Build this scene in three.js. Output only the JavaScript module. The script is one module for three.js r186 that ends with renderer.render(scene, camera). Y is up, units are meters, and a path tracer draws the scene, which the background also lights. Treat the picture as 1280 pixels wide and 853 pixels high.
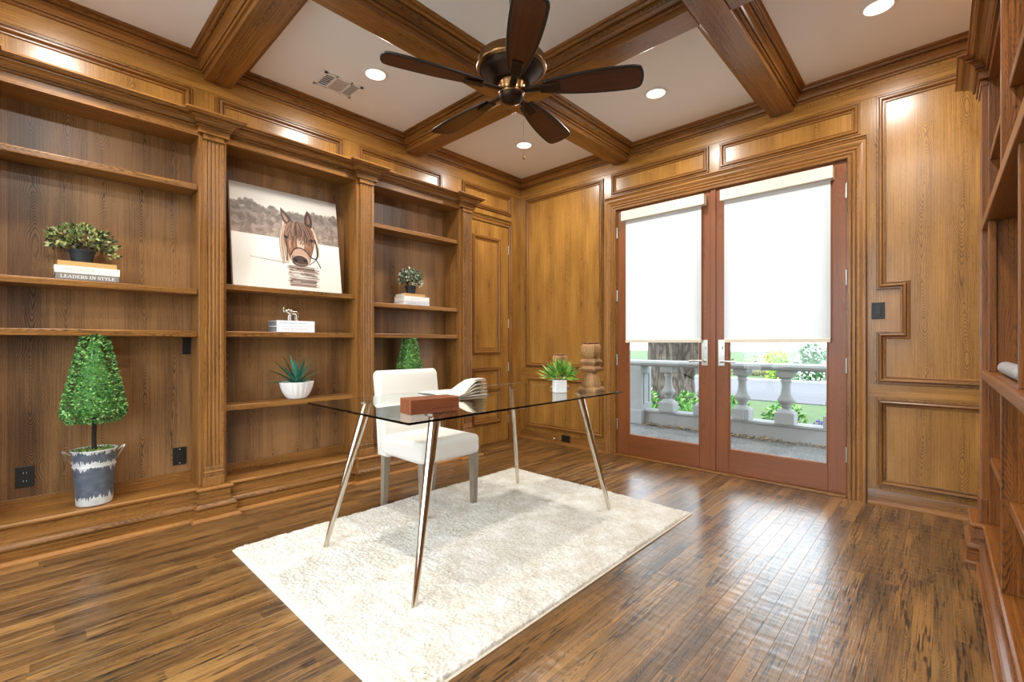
import * as THREE from 'three';
import { RoundedBoxGeometry } from 'three/addons/geometries/RoundedBoxGeometry.js';
import { mergeGeometries, toCreasedNormals } from 'three/addons/utils/BufferGeometryUtils.js';
import { RectAreaLightUniformsLib } from 'three/addons/lights/RectAreaLightUniformsLib.js';
import { MarchingCubes } from 'three/addons/objects/MarchingCubes.js';

// ---------------------------------------------------------------- camera, sky, exposure
const scene = new THREE.Scene();
const renderer = new THREE.WebGLRenderer();
renderer.toneMapping = THREE.LinearToneMapping;
renderer.toneMappingExposure = 1.08;
renderer.shadowMap.enabled = true;
const camera = new THREE.PerspectiveCamera(2 * Math.atan(426.5 / 571) * 180 / Math.PI, 1280 / 853, 0.02, 300);
camera.position.set(3.668, 1.115, 4.072);
camera.rotation.set(0, 43.15 * Math.PI / 180, 0);
camera.setViewOffset(1280, 853, 0, -3.5, 1280, 853);
scene.background = new THREE.Color(0.83, 0.95, 1.05);
scene.backgroundIntensity = 6.0;
RectAreaLightUniformsLib.init();
const LAMP_RADIANCE = 520;

// ---------------------------------------------------------------- helpers
let seedState = 12345;
const rnd = () => { seedState = (seedState * 1664525 + 1013904223) >>> 0; return seedState / 4294967296; };
const rr = (a, b) => a + (b - a) * rnd();
const hash = (x, y, s) => { let h = (x * 374761393 + y * 668265263 + s * 2147483647) | 0; h = Math.imul(h ^ (h >>> 13), 1274126177); h ^= h >>> 16; return (h >>> 0) / 4294967296; };
function vn(x, y, px, py, s) {           // value noise that repeats every px, py cells
  const xi = Math.floor(x), yi = Math.floor(y), fx = x - xi, fy = y - yi;
  const u = fx * fx * (3 - 2 * fx), v = fy * fy * (3 - 2 * fy);
  const m = (a, n) => ((a % n) + n) % n;
  const a = hash(m(xi, px), m(yi, py), s), b = hash(m(xi + 1, px), m(yi, py), s), c = hash(m(xi, px), m(yi + 1, py), s), d = hash(m(xi + 1, px), m(yi + 1, py), s);
  return a + (b - a) * u + (c - a) * v + (a - b - c + d) * u * v;
}
const used = {};
function numbered(n) { used[n] = (used[n] ?? -1) + 1; return used[n] ? n + '_' + String(used[n]).padStart(3, '0') : n; }
function finish(m) { m.castShadow = true; m.receiveShadow = true; return m; }
function mk(name, geo, mat, parent, world = false) {
  const m = finish(new THREE.Mesh(geo, mat)); m.name = name;
  if (parent) { parent.add(m); if (world) m.position.copy(worldOf(parent)).negate(); }
  return m;
}
function worldOf(o) { const v = new THREE.Vector3(); while (o) { v.add(o.position); o = o.parent; } return v; }
function thing(name, label, category, pos = [0, 0, 0], turn = 0, group) {
  const g = new THREE.Group(); g.name = numbered(name); g.position.set(...pos); g.rotation.y = turn;
  g.userData = { label, category }; if (group) g.userData.group = group; scene.add(g); return g;
}
function struct(name, label, pos = [0, 0, 0]) {
  const g = new THREE.Group(); g.name = name; g.position.set(...pos); g.userData = { kind: 'structure', label }; scene.add(g); return g;
}
function flat(g) { return g.index ? g.toNonIndexed() : g; }
// texture coordinates in metres, v along the grain
function boxUV(g0, axis, off = [rnd() * 3, rnd() * 3]) {
  const g = flat(g0), p = g.attributes.position, uv = new Float32Array(p.count * 2);
  const a = new THREE.Vector3(), b = new THREE.Vector3(), c = new THREE.Vector3();
  for (let i = 0; i < p.count; i += 3) {
    a.fromBufferAttribute(p, i); b.fromBufferAttribute(p, i + 1); c.fromBufferAttribute(p, i + 2);
    const n = b.clone().sub(a).cross(c.clone().sub(a)), ab = [Math.abs(n.x), Math.abs(n.y), Math.abs(n.z)];
    const k = ab[0] >= ab[1] && ab[0] >= ab[2] ? 0 : ab[1] >= ab[2] ? 1 : 2;
    const [ui, vi] = k === axis ? [(axis + 1) % 3, (axis + 2) % 3] : [3 - axis - k, axis];
    for (let j = 0; j < 3; j++) { uv[(i + j) * 2] = p.getComponent(i + j, ui) + off[0]; uv[(i + j) * 2 + 1] = p.getComponent(i + j, vi) + off[1]; }
  }
  g.setAttribute('uv', new THREE.BufferAttribute(uv, 2)); return g;
}
function boxGeo(x0, x1, y0, y1, z0, z1, bevel = 0, grain = 1, off) {
  const w = x1 - x0, h = y1 - y0, d = z1 - z0, b = Math.min(bevel, w * 0.45, h * 0.45, d * 0.45);
  const g = b > 0 ? new RoundedBoxGeometry(w, h, d, 1, b) : new THREE.BoxGeometry(w, h, d);
  g.translate((x0 + x1) / 2, (y0 + y1) / 2, (z0 + z1) / 2);
  return boxUV(g, grain, off);
}
const B = (name, dims, mat, parent, bevel = 0, grain = 1, world = true) => mk(name, boxGeo(...dims, bevel, grain), mat, parent, world);
// sweep a profile [[offset to the left, height]] along a planar path with mitred corners
function sweep(path, closed, profile, place, cap = true, crease = 0.36) {
  const n = path.length, pos = [], uv = [], off = rnd() * 3, off2 = rnd() * 3;
  const mit = path.map((p, i) => {
    const prev = path[(i - 1 + n) % n], next = path[(i + 1) % n];
    const d1 = [p[0] - prev[0], p[1] - prev[1]], d2 = [next[0] - p[0], next[1] - p[1]];
    const l1 = Math.hypot(...d1) || 1, l2 = Math.hypot(...d2) || 1;
    let n1 = [-d1[1] / l1, d1[0] / l1], n2 = [-d2[1] / l2, d2[0] / l2];
    if (!closed && i === 0) n1 = n2; if (!closed && i === n - 1) n2 = n1;
    const s = [n1[0] + n2[0], n1[1] + n2[1]], q = (s[0] * s[0] + s[1] * s[1]) / 2;
    return [s[0] / q, s[1] / q];
  });
  const at = (i, k) => { const [a, b] = profile[k], p = path[i % n], m = mit[i % n]; return place(p[0] + a * m[0], p[1] + a * m[1], b); };
  const arc = [0]; for (let k = 1; k < profile.length; k++) arc[k] = arc[k - 1] + Math.hypot(profile[k][0] - profile[k - 1][0], profile[k][1] - profile[k - 1][1]);
  let len = 0;
  for (let i = 0; i < (closed ? n : n - 1); i++) {
    const p = path[i], q = path[(i + 1) % n], L = Math.hypot(q[0] - p[0], q[1] - p[1]);
    for (let k = 0; k < profile.length - 1; k++) {
      const A = at(i, k), Bq = at(i + 1, k), C = at(i + 1, k + 1), D = at(i, k + 1);
      pos.push(...A, ...Bq, ...C, ...A, ...C, ...D);
      const u0 = arc[k] + off, u1 = arc[k + 1] + off, v0 = len + off2, v1 = len + L + off2;
      uv.push(u0, v0, u0, v1, u1, v1, u0, v0, u1, v1, u1, v0);
    }
    len += L;
  }
  if (!closed && cap) {
    const tri = THREE.ShapeUtils.triangulateShape(profile.map(([a, b]) => new THREE.Vector2(a, b)), []);
    for (const [i, flip] of [[0, 1], [n - 1, 0]]) for (const t of tri) for (const k of flip ? [t[2], t[1], t[0]] : t) { pos.push(...at(i, k)); uv.push(profile[k][0] + off, profile[k][1] + off2); }
  }
  const g = new THREE.BufferGeometry();
  g.setAttribute('position', new THREE.Float32BufferAttribute(pos, 3)); g.setAttribute('uv', new THREE.Float32BufferAttribute(uv, 2));
  g.computeVertexNormals();
  return toCreasedNormals(g, crease);
}
const plan = (p, q, b) => [p, b, q];                 // path in (x, z), height y
const lathe = (pts, seg = 32) => new THREE.LatheGeometry(pts.map(([r, y]) => new THREE.Vector2(r, y)), seg);
const cyl = (r0, r1, h, seg = 20) => new THREE.CylinderGeometry(r1, r0, h, seg);
function tube(pts, r, seg = 24, rad = 8) { return new THREE.TubeGeometry(new THREE.CatmullRomCurve3(pts.map((p) => new THREE.Vector3(...p))), seg, r, rad, false); }
function capsuleBetween(a, b, r0, r1, seg = 16) {
  const A = new THREE.Vector3(...a), Bv = new THREE.Vector3(...b), d = Bv.clone().sub(A), g = new THREE.CylinderGeometry(r1, r0, d.length(), seg);
  g.applyQuaternion(new THREE.Quaternion().setFromUnitVectors(new THREE.Vector3(0, 1, 0), d.clone().normalize())); g.translate(...A.add(Bv).multiplyScalar(0.5).toArray()); return g;
}

// ---------------------------------------------------------------- textures
function tex(px, py, wMetres, hMetres, fn, srgb = true) {
  const data = new Uint8Array(px * py * 4);
  for (let j = 0; j < py; j++) for (let i = 0; i < px; i++) {
    const c = fn((i + 0.5) / px, (j + 0.5) / py), k = (j * px + i) * 4;
    data[k] = Math.max(0, Math.min(255, c[0])); data[k + 1] = Math.max(0, Math.min(255, c[1])); data[k + 2] = Math.max(0, Math.min(255, c[2])); data[k + 3] = 255;
  }
  const t = new THREE.DataTexture(data, px, py, THREE.RGBAFormat);
  t.wrapS = t.wrapT = THREE.RepeatWrapping; t.magFilter = THREE.LinearFilter; t.minFilter = THREE.LinearMipmapLinearFilter; t.generateMipmaps = true;
  if (srgb) t.colorSpace = THREE.SRGBColorSpace;
  t.repeat.set(1 / wMetres, 1 / hMetres); t.needsUpdate = true; return t;
}
const mix3 = (a, b, t) => [a[0] + (b[0] - a[0]) * t, a[1] + (b[1] - a[1]) * t, a[2] + (b[2] - a[2]) * t];
// flat-sawn oak: leaves side by side, each with its own cathedral figure
function oak({ px = 1024, py = 1024, w, h, leaves, light, dark, seed, freq = 130, swing = 0.05, depth = 0.02, ring = 0.5, pore = 0.35, leafTone = 0.2, warp = 1, mottle = 0.2, stretch = 1.7, streak = 0.36, pu = 760, pv = 45, fleck = 0 }) {
  const lw = w / leaves, sm = (a, b, x) => { const t = Math.max(0, Math.min(1, (x - a) / (b - a))); return t * t * (3 - 2 * t); };
  return tex(px, py, w, h, (fu, fv) => {
    const u = fu * w, v = fv * h, leaf = Math.floor(u / lw), odd = leaf & 1;
    let x = u - (leaf + 0.5) * lw; if (odd) x = -x;
    const k = leaf >> 1, h1 = hash(k, 1, seed), h2 = hash(k, 2, seed), ph = hash(k, 3, seed) * 6.283;
    x += lw * 0.22 * (h1 - 0.5) + 0.012 * Math.sin(6.283 * fv + ph * 2);
    const s = swing * (Math.sin(6.283 * fv * (h2 > 0.5 ? 1 : 2) + ph) + 0.35 * Math.sin(6.283 * fv * 3 + ph * 1.7));
    const wob = (vn(fu * leaves * 3, fv * 14, leaves * 3, 14, seed + 5) - 0.5) * 1.3 * warp + (vn(fu * leaves * 9, fv * 40, leaves * 9, 40, seed + 6) - 0.5) * 0.45 * warp;
    const idx = (Math.sqrt(x * x * stretch * stretch + depth * depth) - s) * freq + wob, f = idx - Math.floor(idx);
    const centre = 0.3 + 0.7 * Math.exp(-(x * x) / (lw * lw * 0.06)), patchy = sm(0.2, 0.75, vn(fu * leaves * 2, fv * 7, leaves * 2, 7, seed + 3));
    const e = (Math.exp(-f * 4.2) * sm(0, 0.06, f) + 0.25 * sm(0.8, 1, f)) * centre * (0.35 + 0.8 * patchy);
    const str = vn(fu * w * 420, fv * h * 5, Math.round(w * 420), Math.round(h * 5), seed + 7);
    const por = sm(0.62, 0.9, vn(fu * w * pu, fv * h * pv, Math.round(w * pu), Math.round(h * pv), seed + 8));
    const mot = vn(fu * w * 12, fv * h * 2.5, Math.max(1, Math.round(w * 12)), Math.max(1, Math.round(h * 2.5)), seed + 9) - 0.5;
    const tone = (hash(leaf, 7, seed) - 0.5) * leafTone;
    const t = Math.max(0, Math.min(1.1, 0.16 + ring * e * (0.6 + 0.8 * vn(fu * w * 40, fv * h * 9, Math.round(w * 40), Math.round(h * 9), seed + 4)) + pore * por * (0.35 + e) + streak * (str - 0.5) + mottle * mot + tone + (fleck ? fleck * sm(0.58, 0.8, vn(fu * w * 210, fv * h * 13, Math.round(w * 210), Math.round(h * 13), seed + 12)) * sm(0.4, 0.75, vn(fu * w * 26, fv * h * 4, Math.round(w * 26), Math.round(h * 4), seed + 13)) : 0)));
    return mix3(light, dark, t);
  });
}
const T = {
  panel: oak({ w: 0.8, h: 1.6, leaves: 4, light: [184, 133, 64], dark: [84, 51, 18], seed: 11, freq: 64, swing: 0.1, ring: 0.62, pore: 0.4, leafTone: 0.14 }),
  back: oak({ w: 0.96, h: 1.6, leaves: 6, light: [156, 114, 70], dark: [54, 34, 19], seed: 23, freq: 62, swing: 0.1, depth: 0.012, ring: 0.85, leafTone: 0.42, mottle: 0.35 }),
  trim: oak({ w: 0.3, h: 1.6, px: 512, leaves: 3, light: [160, 109, 52], dark: [56, 32, 12], seed: 37, freq: 70, swing: 0.05, depth: 0.03, ring: 0.7, pore: 0.6, leafTone: 0.2, stretch: 2, streak: 0.5 }),
  floor: oak({ w: 0.496, h: 2.0, leaves: 8, light: [154, 113, 62], dark: [46, 30, 17], seed: 51, freq: 80, swing: 0.1, depth: 0.008, ring: 1.0, pore: 0.7, leafTone: 0.1, warp: 1.6, mottle: 0.7, stretch: 2, streak: 0.4, pu: 330, pv: 14, fleck: 0.75 }),
  mahog: oak({ w: 0.4, h: 1.6, px: 512, leaves: 2, light: [142, 82, 41], dark: [92, 49, 22], seed: 71, freq: 40, swing: 0.05, depth: 0.08, ring: 0.25, pore: 0.35, leafTone: 0.1 }),
  rosewood: oak({ w: 0.25, h: 0.6, px: 512, py: 512, leaves: 2, light: [160, 92, 54], dark: [70, 32, 18], seed: 83, freq: 60, swing: 0.1, depth: 0.02, ring: 0.9, pore: 0.3, leafTone: 0.2, warp: 2, stretch: 2 }),
  oldwood: oak({ w: 0.25, h: 0.5, px: 256, py: 512, leaves: 2, light: [188, 144, 92], dark: [92, 58, 32], seed: 91, freq: 120, swing: 0.04, ring: 0.7, pore: 0.5, mottle: 0.8, stretch: 1 }),
  greyoak: oak({ w: 0.2, h: 0.5, px: 256, py: 512, leaves: 2, light: [150, 136, 118], dark: [92, 80, 68], seed: 97, freq: 60, swing: 0.04, ring: 0.5, pore: 0.4 }),
};
T.floorBump = tex(1024, 1024, 1.0, 1.0, (fu, fv) => {
  const a = vn(fu * 12, fv * 34, 12, 34, 3), b = vn(fu * 30, fv * 70, 30, 70, 4), c = vn(fu * 400, fv * 16, 400, 16, 5), d = vn(fu * 5, fv * 9, 5, 9, 6);
  const v = 255 * (0.5 * a + 0.16 * b + 0.1 * c + 0.24 * d); return [v, v, v];
}, false);
T.fabric = tex(512, 512, 0.4, 0.4, (fu, fv) => { const a = vn(fu * 200, fv * 170, 200, 170, 8), b = vn(fu * 30, fv * 160, 30, 160, 9), v = 255 * (0.6 * a + 0.4 * b); return [v, v, v]; }, false);
T.wool = tex(512, 512, 0.5, 0.5, (fu, fv) => {
  const a = vn(fu * 120, fv * 120, 120, 120, 18), b = vn(fu * 7, fv * 4, 7, 4, 19), c = vn(fu * 20, fv * 20, 20, 20, 20), t = 0.35 * a + 0.4 * b + 0.25 * c;
  return mix3([228, 224, 216], [199, 189, 171], Math.max(0, Math.min(1, (t - 0.25) * 1.7)));
});
T.concrete = tex(512, 512, 1.5, 1.5, (fu, fv) => { const a = vn(fu * 160, fv * 160, 160, 160, 28), b = vn(fu * 12, fv * 12, 12, 12, 29), v = 84 + 66 * (a - 0.5) + 26 * (b - 0.5); return [v * 1.02, v, v * 0.96]; });
T.bark = tex(512, 512, 1, 1, (fu, fv) => { const a = vn(fu * 26, fv * 6, 26, 6, 38), b = vn(fu * 70, fv * 24, 70, 24, 39), t = Math.abs(a - 0.5) * 1.6 + 0.3 * b; return mix3([52, 44, 38], [120, 108, 97], Math.min(1, t)); });
T.grass = tex(512, 512, 2, 2, (fu, fv) => { const a = vn(fu * 120, fv * 120, 120, 120, 48), b = vn(fu * 10, fv * 10, 10, 10, 49); return mix3([46, 68, 30], [84, 104, 54], 0.6 * a + 0.4 * b); });
T.zinc = tex(512, 512, 1, 1, (fu, fv) => {       // worn grey paint, bare white-washed bands with ragged edges at rim, seam and foot
  const y = fv, j = (vn(fu * 40, fv * 3, 40, 3, 58) - 0.5) * 0.1 + (vn(fu * 150, fv * 6, 150, 6, 59) - 0.5) * 0.09;
  const foot = y + j < 0.16, seam = Math.abs(y - 0.72 + j) < 0.055, rim = y + j > 0.95, n = vn(fu * 20, fv * 20, 20, 20, 60) * 26;
  return foot || seam || rim ? [196 + n, 196 + n, 192 + n] : [82 + n, 88 + n, 98 + n];
});
const tintOf = (m, c) => { const k = m.clone(); k.color = new THREE.Color(c); return k; };
const std = (o) => new THREE.MeshStandardMaterial(o);
const M = {
  panel: std({ map: T.panel, roughness: 0.27 }),
  back: std({ map: T.back, roughness: 0.34 }),
  trim: std({ map: T.trim, roughness: 0.3 }),
  trimRedShade: std({ map: T.trim, color: 0xe6cfc2, roughness: 0.28 }),  // trim oak tinted darker and redder, shade on the right unit in the colour
  mahog: std({ map: T.mahog, roughness: 0.35 }),
  floor: new THREE.MeshPhysicalMaterial({ map: T.floor, roughness: 0.33, ior: 1.6, clearcoat: 0.6, clearcoatRoughness: 0.24, bumpMap: T.floorBump, bumpScale: 0.004 }),
  shoe: std({ map: T.panel, color: 0xf2e2cc, roughness: 0.5 }),
  subfloor: std({ color: 0x1a110a, roughness: 0.9 }),
  ceiling: std({ color: 0xf3f1ed, roughness: 0.9 }),
  white: std({ color: 0xf0efec, roughness: 0.5 }),
  shade: new THREE.MeshPhysicalMaterial({ color: 0xe3e6e7, roughness: 1, transmission: 0.27, thickness: 0, bumpMap: T.fabric, bumpScale: 0.0008 }),
  valance: std({ color: 0xe4d9c6, roughness: 0.6 }),
  hem: std({ color: 0xe2d8c4, roughness: 0.6 }),
  nickel: std({ color: 0xc9c6be, metalness: 1, roughness: 0.28 }),
  chrome: std({ color: 0xd8cfbf, metalness: 1, roughness: 0.1 }),
  paneGlass: new THREE.MeshPhysicalMaterial({ color: 0xffffff, roughness: 0, transmission: 1, thickness: 0, ior: 1.5 }),
  deskGlass: new THREE.MeshPhysicalMaterial({ color: 0xffffff, roughness: 0, transmission: 1, thickness: 0.01, ior: 1.5, attenuationColor: new THREE.Color(0.32, 0.55, 0.5), attenuationDistance: 0.12 }),
  black: std({ color: 0x15140f, roughness: 0.4 }),
  blackPlate: std({ color: 0x1b1714, roughness: 0.45 }),
  bronze: std({ color: 0x3a2c22, metalness: 0.85, roughness: 0.38 }),
  brass: std({ color: 0x8c6a45, metalness: 1, roughness: 0.3 }),
  bladeEdge: std({ color: 0x1a1310, roughness: 0.35 }),
  blade: std({ map: T.trim, color: 0x8a6a62, roughness: 0.28 }),
  linen: std({ color: 0xe9e4da, roughness: 0.95, bumpMap: T.fabric, bumpScale: 0.0006 }),
  greyWood: std({ map: T.greyoak, roughness: 0.5 }),
  wool: std({ map: T.wool, roughness: 1 }),
  rugEdge: std({ color: 0xe8dcc6, roughness: 1 }),
  rosewood: std({ map: T.rosewood, roughness: 0.42 }),
  oldwood: std({ map: T.oldwood, roughness: 0.7 }),
  ceramic: std({ color: 0xf4f2ee, roughness: 0.35 }),
  potBlack: std({ color: 0x23252a, roughness: 0.6 }),
  soil: std({ color: 0x2b2118, roughness: 1 }),
  leafy: std({ vertexColors: true, roughness: 0.6 }),
  pages: std({ color: 0xefe6d4, roughness: 0.9 }),
  tan: std({ color: 0xc49a5c, roughness: 0.7 }),
  cream: std({ color: 0xf1e6d2, roughness: 0.7 }),
  greyCover: std({ color: 0x837a72, roughness: 0.7 }),
  whiteCover: std({ color: 0xecebee, roughness: 0.6 }),
  greyPage: std({ color: 0x8d8a86, roughness: 0.8 }),
  zinc: std({ map: T.zinc, roughness: 0.5, metalness: 0.25 }),
  silver: std({ color: 0xd9d2c2, metalness: 1, roughness: 0.18 }),
  stone: std({ color: 0x8d8f8e, roughness: 0.8 }),
  patio: std({ map: T.concrete, roughness: 0.9 }),
  road: std({ color: 0x504f53, roughness: 0.9 }),
  grass: std({ map: T.grass, roughness: 1 }),
  bark: std({ map: T.bark, roughness: 1 }),
  litter: std({ color: 0x77603f, roughness: 1 }),
  plaster: std({ color: 0xcfc8bb, roughness: 0.9 }),
  screen: std({ color: 0x0b0b0d, roughness: 0.18 }),
  greyMetal: std({ color: 0x9b9c9e, roughness: 0.4 }),
};
const floorMats = [0xffffff, 0xf5f0ea, 0xebe4da, 0xfff9f0, 0xe2d9ce].map((c) => tintOf(M.floor, c));

// ---------------------------------------------------------------- room shell
const W = 4.08, L = 4.7, H = 3.05;
const wallLeft = struct('wall_left', 'oak panelled wall behind the long bookcase');
B('panel_field', [-0.15, 0, -0.02, H, -0.15, L + 0.15], M.panel, wallLeft);
const wallBack = struct('wall_back', 'oak panelled wall round the glazed double doors');
{
  const dx0 = 1.30, dx1 = 3.175, dy = 2.455;
  B('panel_field', [-0.15, dx0, -0.02, H, -0.15, 0], M.panel, wallBack);
  B('panel_field', [dx1, W + 0.15, -0.02, H, -0.15, 0], M.panel, wallBack);
  B('panel_field', [dx0, dx1, dy, H, -0.15, 0], M.panel, wallBack);
}
const wallRight = struct('wall_right', 'oak wall behind the far bookcase');
B('panel_field', [W, W + 0.15, -0.02, H, -0.15, L + 0.15], M.panel, wallRight);
const wallRear = struct('wall_rear', 'oak wall around the unseen rear window');
const RW = [0.55, 3.3, 0.25, 2.6];
{
  const [a, b, c, d] = RW;
  B('panel_field', [-0.15, a, -0.02, H, L, L + 0.15], M.panel, wallRear);
  B('panel_field', [b, W + 0.15, -0.02, H, L, L + 0.15], M.panel, wallRear);
  B('panel_field', [a, b, d, H, L, L + 0.15], M.panel, wallRear);
  B('panel_field', [a, b, -0.02, c, L, L + 0.15], M.panel, wallRear);
  const win = struct('unseen_window_1', 'unseen broad window with white mullions, placed to light the ceiling and room');  // out of view behind the camera, lets daylight onto ceiling and furniture
  const fr = [];
  for (const x of [a, (2 * a + b) / 3, (a + 2 * b) / 3, b]) fr.push(boxGeo(x - 0.03, x + 0.03, c, d, L + 0.04, L + 0.09));
  fr.push(boxGeo(a, b, c, c + 0.05, L + 0.04, L + 0.09), boxGeo(a, b, d - 0.05, d, L + 0.04, L + 0.09));
  mk('window_frame', mergeGeometries(fr), M.white, win, true);
  for (let k = 0; k < 3; k++) { const w3 = (b - a) / 3, g = new THREE.PlaneGeometry(w3 - 0.06, d - c - 0.1); g.translate(a + w3 * (k + 0.5), (c + d) / 2, L + 0.065); mk('pane', g, M.paneGlass, win, true); }
}
// floor: every board a piece of its own
const floor = struct('floor', 'hand-scraped narrow oak floor boards');
B('subfloor', [-0.15, W + 0.15, -0.12, -0.013, -0.15, L + 0.15], M.subfloor, floor);
{
  const n = 66, bw = W / n;
  const board = (x0, x1, z0, z1) => {
    const c = 0.0006, g = 0.0001, pos = [], uv = [];
    const P = [[x0 + g, -0.012, z0 + g], [x1 - g, -0.012, z0 + g], [x1 - g, -0.012, z1 - g], [x0 + g, -0.012, z1 - g], [x0 + g, -c, z0 + g], [x1 - g, -c, z0 + g], [x1 - g, -c, z1 - g], [x0 + g, -c, z1 - g], [x0 + g + c, 0, z0 + g + c], [x1 - g - c, 0, z0 + g + c], [x1 - g - c, 0, z1 - g - c], [x0 + g + c, 0, z1 - g - c]];
    const leaf = Math.floor(rnd() * 8), uo = (leaf + 0.5) * 0.062 - (x0 + x1) / 2 + rr(-0.012, 0.012), vo = rnd() * 5;
    const q = (a, b, cc, d) => { for (const k of [a, b, cc, a, cc, d]) { pos.push(...P[k]); uv.push(P[k][0] + uo, P[k][2] + vo); } };
    q(8, 11, 10, 9);
    for (let k = 0; k < 4; k++) { const m = (k + 1) % 4; q(4 + k, 8 + k, 8 + m, 4 + m); q(k, 4 + k, 4 + m, m); }
    const gm = new THREE.BufferGeometry(); gm.setAttribute('position', new THREE.Float32BufferAttribute(pos, 3)); gm.setAttribute('uv', new THREE.Float32BufferAttribute(uv, 2)); gm.computeVertexNormals(); return gm;
  };
  for (let i = 0; i < n; i++) {
    let z = -rnd() * 0.8;
    while (z < L) { const z1 = z + rr(0.8, 2.0), a = Math.max(0, z), b = L - z1 < 0.3 ? L : Math.min(L, z1); if (b > a + 0.05) mk('floor_board', board(i * bw, (i + 1) * bw, a, b), floorMats[Math.floor(rnd() * floorMats.length)], floor, true); z = b === L ? L : z1; }
  }
}
// ceiling: slab, beams, crowns of the nine coffers
const ceiling = struct('ceiling', 'white coffered ceiling with oak beams');
B('ceiling_slab', [-0.15, W + 0.15, H, H + 0.2, -0.15, L + 0.15], M.ceiling, ceiling);
const bx = [1.345, 2.76], bz = [1.54, 3.155], bh = 0.083, yb = 2.915;
for (const x of bx) B('beam', [x - bh, x + bh, yb, H, 0, L], M.trim, ceiling, 0.006, 2);
{
  const xs = [0, bx[0] - bh, bx[0] + bh, bx[1] - bh, bx[1] + bh, W], zs = [0, bz[0] - bh, bz[0] + bh, bz[1] - bh, bz[1] + bh, L];
  for (const z of bz) for (let k = 0; k < 6; k += 2) B('beam', [xs[k] + 0.001, xs[k + 1] - 0.001, yb + 0.001, H, z - bh, z + bh], M.trim, ceiling, 0.006, 0);
  const cp = [[0, -0.1], [0.012, -0.1], [0.016, -0.096], [0.016, -0.09], [0.009, -0.086], [0.009, -0.08], [0.022, -0.08], [0.022, -0.074], [0.026, -0.064], [0.034, -0.054], [0.046, -0.046], [0.05, -0.045], [0.05, -0.039], [0.042, -0.036], [0.042, -0.03], [0.06, -0.03], [0.066, -0.026], [0.07, -0.018], [0.07, -0.013], [0.078, -0.013], [0.086, -0.009], [0.09, -0.004], [0.09, 0]];
  for (let i = 0; i < 6; i += 2) for (let k = 0; k < 6; k += 2) {
    const a = xs[i], b = xs[i + 1], c = zs[k], d = zs[k + 1];
    mk('crown_moulding', sweep([[a, c], [b, c], [b, d], [a, d]], true, cp, (p, q, y) => [p, H + y, q]), M.trim, ceiling, true);
  }
}
// panel mouldings on the walls
const mp = [[0, 0], [0, 0.014], [0.003, 0.018], [0.009, 0.018], [0.009, 0.012], [0.013, 0.012], [0.017, 0.022], [0.022, 0.026], [0.028, 0.025], [0.033, 0.019], [0.036, 0.012], [0.036, 0.006], [0.04, 0.006], [0.044, 0.01], [0.049, 0.009], [0.052, 0.004], [0.052, 0]];
const onBack = (p, q, b) => [p, q, b];
const onLeft = (p, q, b) => [b, q, -p];            // p = -z so that the path runs the same way round
function frame(parent, path, place) { mk('panel_moulding', sweep(path, true, mp, place), M.trim, parent, true); }
const rect = (x0, x1, y0, y1) => [[x0, y0], [x1, y0], [x1, y1], [x0, y1]];
frame(wallBack, rect(0.085, 1.142, 0.845, 2.815), onBack);
frame(wallBack, rect(0.085, 1.142, 0.145, 0.737), onBack);
frame(wallBack, rect(1.235, 2.2, 2.605, 2.83), onBack);
frame(wallBack, rect(2.286, 3.255, 2.605, 2.83), onBack);
frame(wallBack, [[3.343, 0.838], [4.03, 0.838], [4.03, 2.835], [3.343, 2.835], [3.343, 1.492], [3.47, 1.492], [3.47, 1.2], [3.343, 1.2]], onBack);
frame(wallBack, rect(3.343, 4.03, 0.125, 0.735), onBack);
B('frieze_board', [0.0, W, 2.845, 2.968, 0, 0.004], M.panel, wallBack, 0, 0);
B('rail', [0.0, 1.19, 0.745, 0.838, 0, 0.004], M.panel, wallBack, 0, 0);
B('rail', [3.295, W, 0.745, 0.83, 0, 0.004], M.panel, wallBack, 0, 0);
B('frieze_board', [0, 0.004, 2.845, 2.968, 0.006, L], M.panel, wallLeft, 0, 2);
for (const [z0, z1] of [[3.305, 4.3], [2.245, 3.16], [1.195, 2.107], [0.185, 0.93]]) frame(wallLeft, rect(-z1, -z0, 2.60, 2.83), onLeft);
// baseboards
const shoe = [[0, 0.1], [0.008, 0.1], [0.012, 0.088], [0.014, 0.03], [0.026, 0.022], [0.03, 0.01], [0.03, 0], [0, 0]].reverse();
for (const [a, b, n] of [[0, 1.192, 'baseboard_back_1'], [3.297, 4.05, 'baseboard_back_2']]) {
  const g = struct(n, 'oak baseboard with a small shoe moulding', [a, 0, 0]);
  mk('baseboard_moulding', sweep([[0, 0], [b - a, 0]], false, shoe, (p, q, y) => [p, y, q]), M.trim, g);
  mk('shoe_moulding', sweep([[0, 0], [b - a, 0]], false, [[0.014, 0], [0.032, 0], [0.032, 0.008], [0.028, 0.017], [0.02, 0.022], [0.014, 0.024]], (p, q, y) => [p, y, q]), M.shoe, g);
}
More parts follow.
